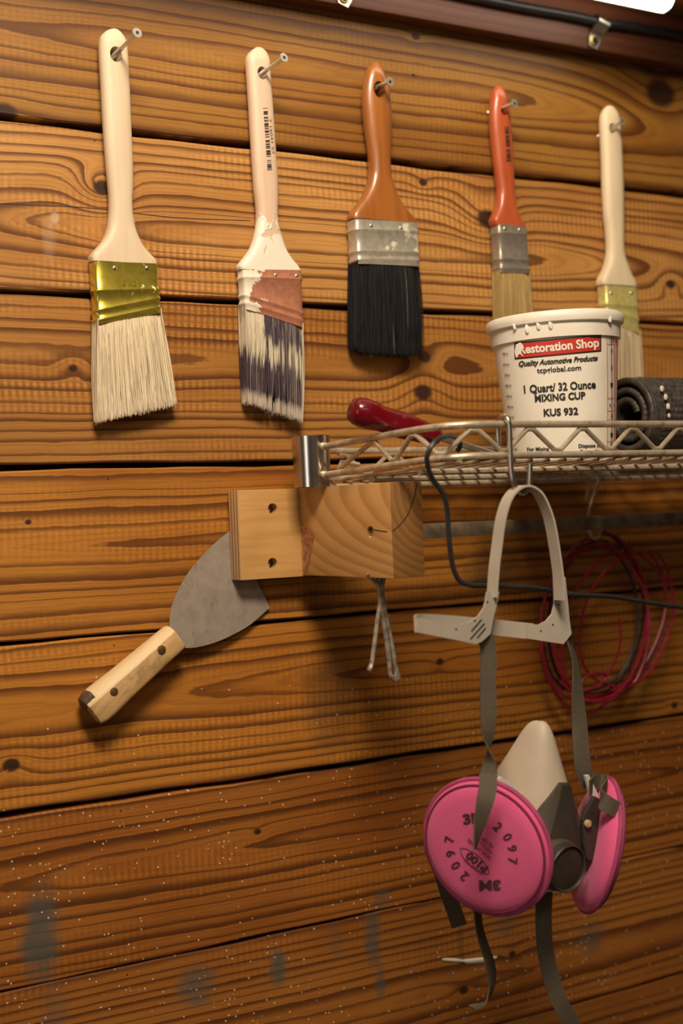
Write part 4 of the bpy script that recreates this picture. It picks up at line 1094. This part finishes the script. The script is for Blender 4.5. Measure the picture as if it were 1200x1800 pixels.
# harness
M_har = plain('grey_harness_plastic', (.42, .365, .295), .5, var=.06, scale=20)
hs = empty('head_harness', P(921, 853, .25), 'grey plastic head harness hanging on the bright S-hook', 'harness')
cr = [(864.5, 1050), (868, 1000), (873, 960), (878.5, 920), (886, 890), (895, 871), (907, 859), (921, 854.5), (935, 859), (948, 872), (961, 901), (969, 932), (978, 988), (981.5, 1020), (983, 1055)]
ribbon('crown_band', [(a, b, .2495) for a, b in cr], .0118, M_har, hs, .0016, 5, wvec=Vector((0, -1, 0)))
dfl = lambda x_, y_: .2505 + (860 - x_) / 130 * .012
lp = pxprism('side_plate', [(853.5, 1040), (851, 1058), (848, 1069), (838, 1083), (821, 1094), (805, 1097), (785, 1095), (760, 1091), (742, 1087), (732, 1085), (728.5, 1111), (770, 1119), (805, 1126), (833, 1132), (844, 1128), (859.5, 1114), (864.5, 1087), (871.5, 1060), (875.5, 1040)], 0, .0016, M_har, hs, 0, dfl)
rp_ = pxprism('side_plate', [(971, 1014), (972.5, 1061), (968, 1079), (957, 1092), (945, 1098), (924, 1096), (924, 1122), (955, 1127), (988, 1132), (1002, 1114), (998.5, 1090), (996, 1062), (991, 1014)], .2395, .0016, M_har, hs)
ribbon('neck_band', [(729.5, 1098, .2622), (733, 1095, .256), (745, 1094, .248), (790, 1096, .240), (850, 1101, .236), (900, 1106, .2365), (935, 1110, .2385)], .0124, M_har, hs, .0015, 5, wvec=Vector((0, 0, 1)))
bvl = bvh_of([lp]); bvr = bvh_of([rp_])
for (a, b, c, e) in ((828, 1110, 846, 1089), (826, 1124, 851, 1096), (838, 1122, 853, 1104), (822, 1116, 830, 1106)):
    if a != 822: linedecal([(a, b), ((a + c) / 2, (b + e) / 2), (c, e)], 2.6, bvl, M_dark, lp, 'slot')
def dot(cx, cy, r, bv, parent, name='rivet_hole', mat=M_dark):
    vs, fs = blob([(cx + r * math.cos(a), cy + r * math.sin(a)) for a in [k * math.pi / 4 for k in range(8)]]); decal(name, vs, fs, bv, mat, parent)
for q in ((856, 1058), (801, 1106), (834, 1091)): dot(*q, 1.7, bvl, lp)
for q in ((981, 1063), (950, 1109), (971, 1098)): dot(*q, 1.5, bvr, rp_)
pxprism('strap_keeper', [(990, 1131), (1003, 1112), (1004, 1131)], .238, .001, M_dark, hs)

# thin white streak of paint on the lower plank
MB().loft([[P(x_, y_ - h_, .0002), P(x_, y_ - h_ * .4, .0016), P(x_, y_ + h_ * .4, .0016), P(x_, y_ + h_, .0002)] for x_, y_, h_ in
    ((777, 1687, 1.5), (784, 1687, 3), (800, 1688, 3.4), (813, 1689, 2), (820, 1690, 4), (840, 1688, 4.5), (858, 1686, 4), (868, 1684, 3), (874, 1682, 1))]).build('paint_streak', M_drip, wall)

# crack along the second plank
bvp = bvh_of([PLO[2]])
for seg_ in ([(-20, 357), (60, 361), (120, 363), (170, 367), (215, 372), (300, 382), (380, 386), (440, 388)],):
    linedecal([(a, b) for a, b in seg_], 1.5, bvp, M_dark, PLO[2], 'crack', .0001)
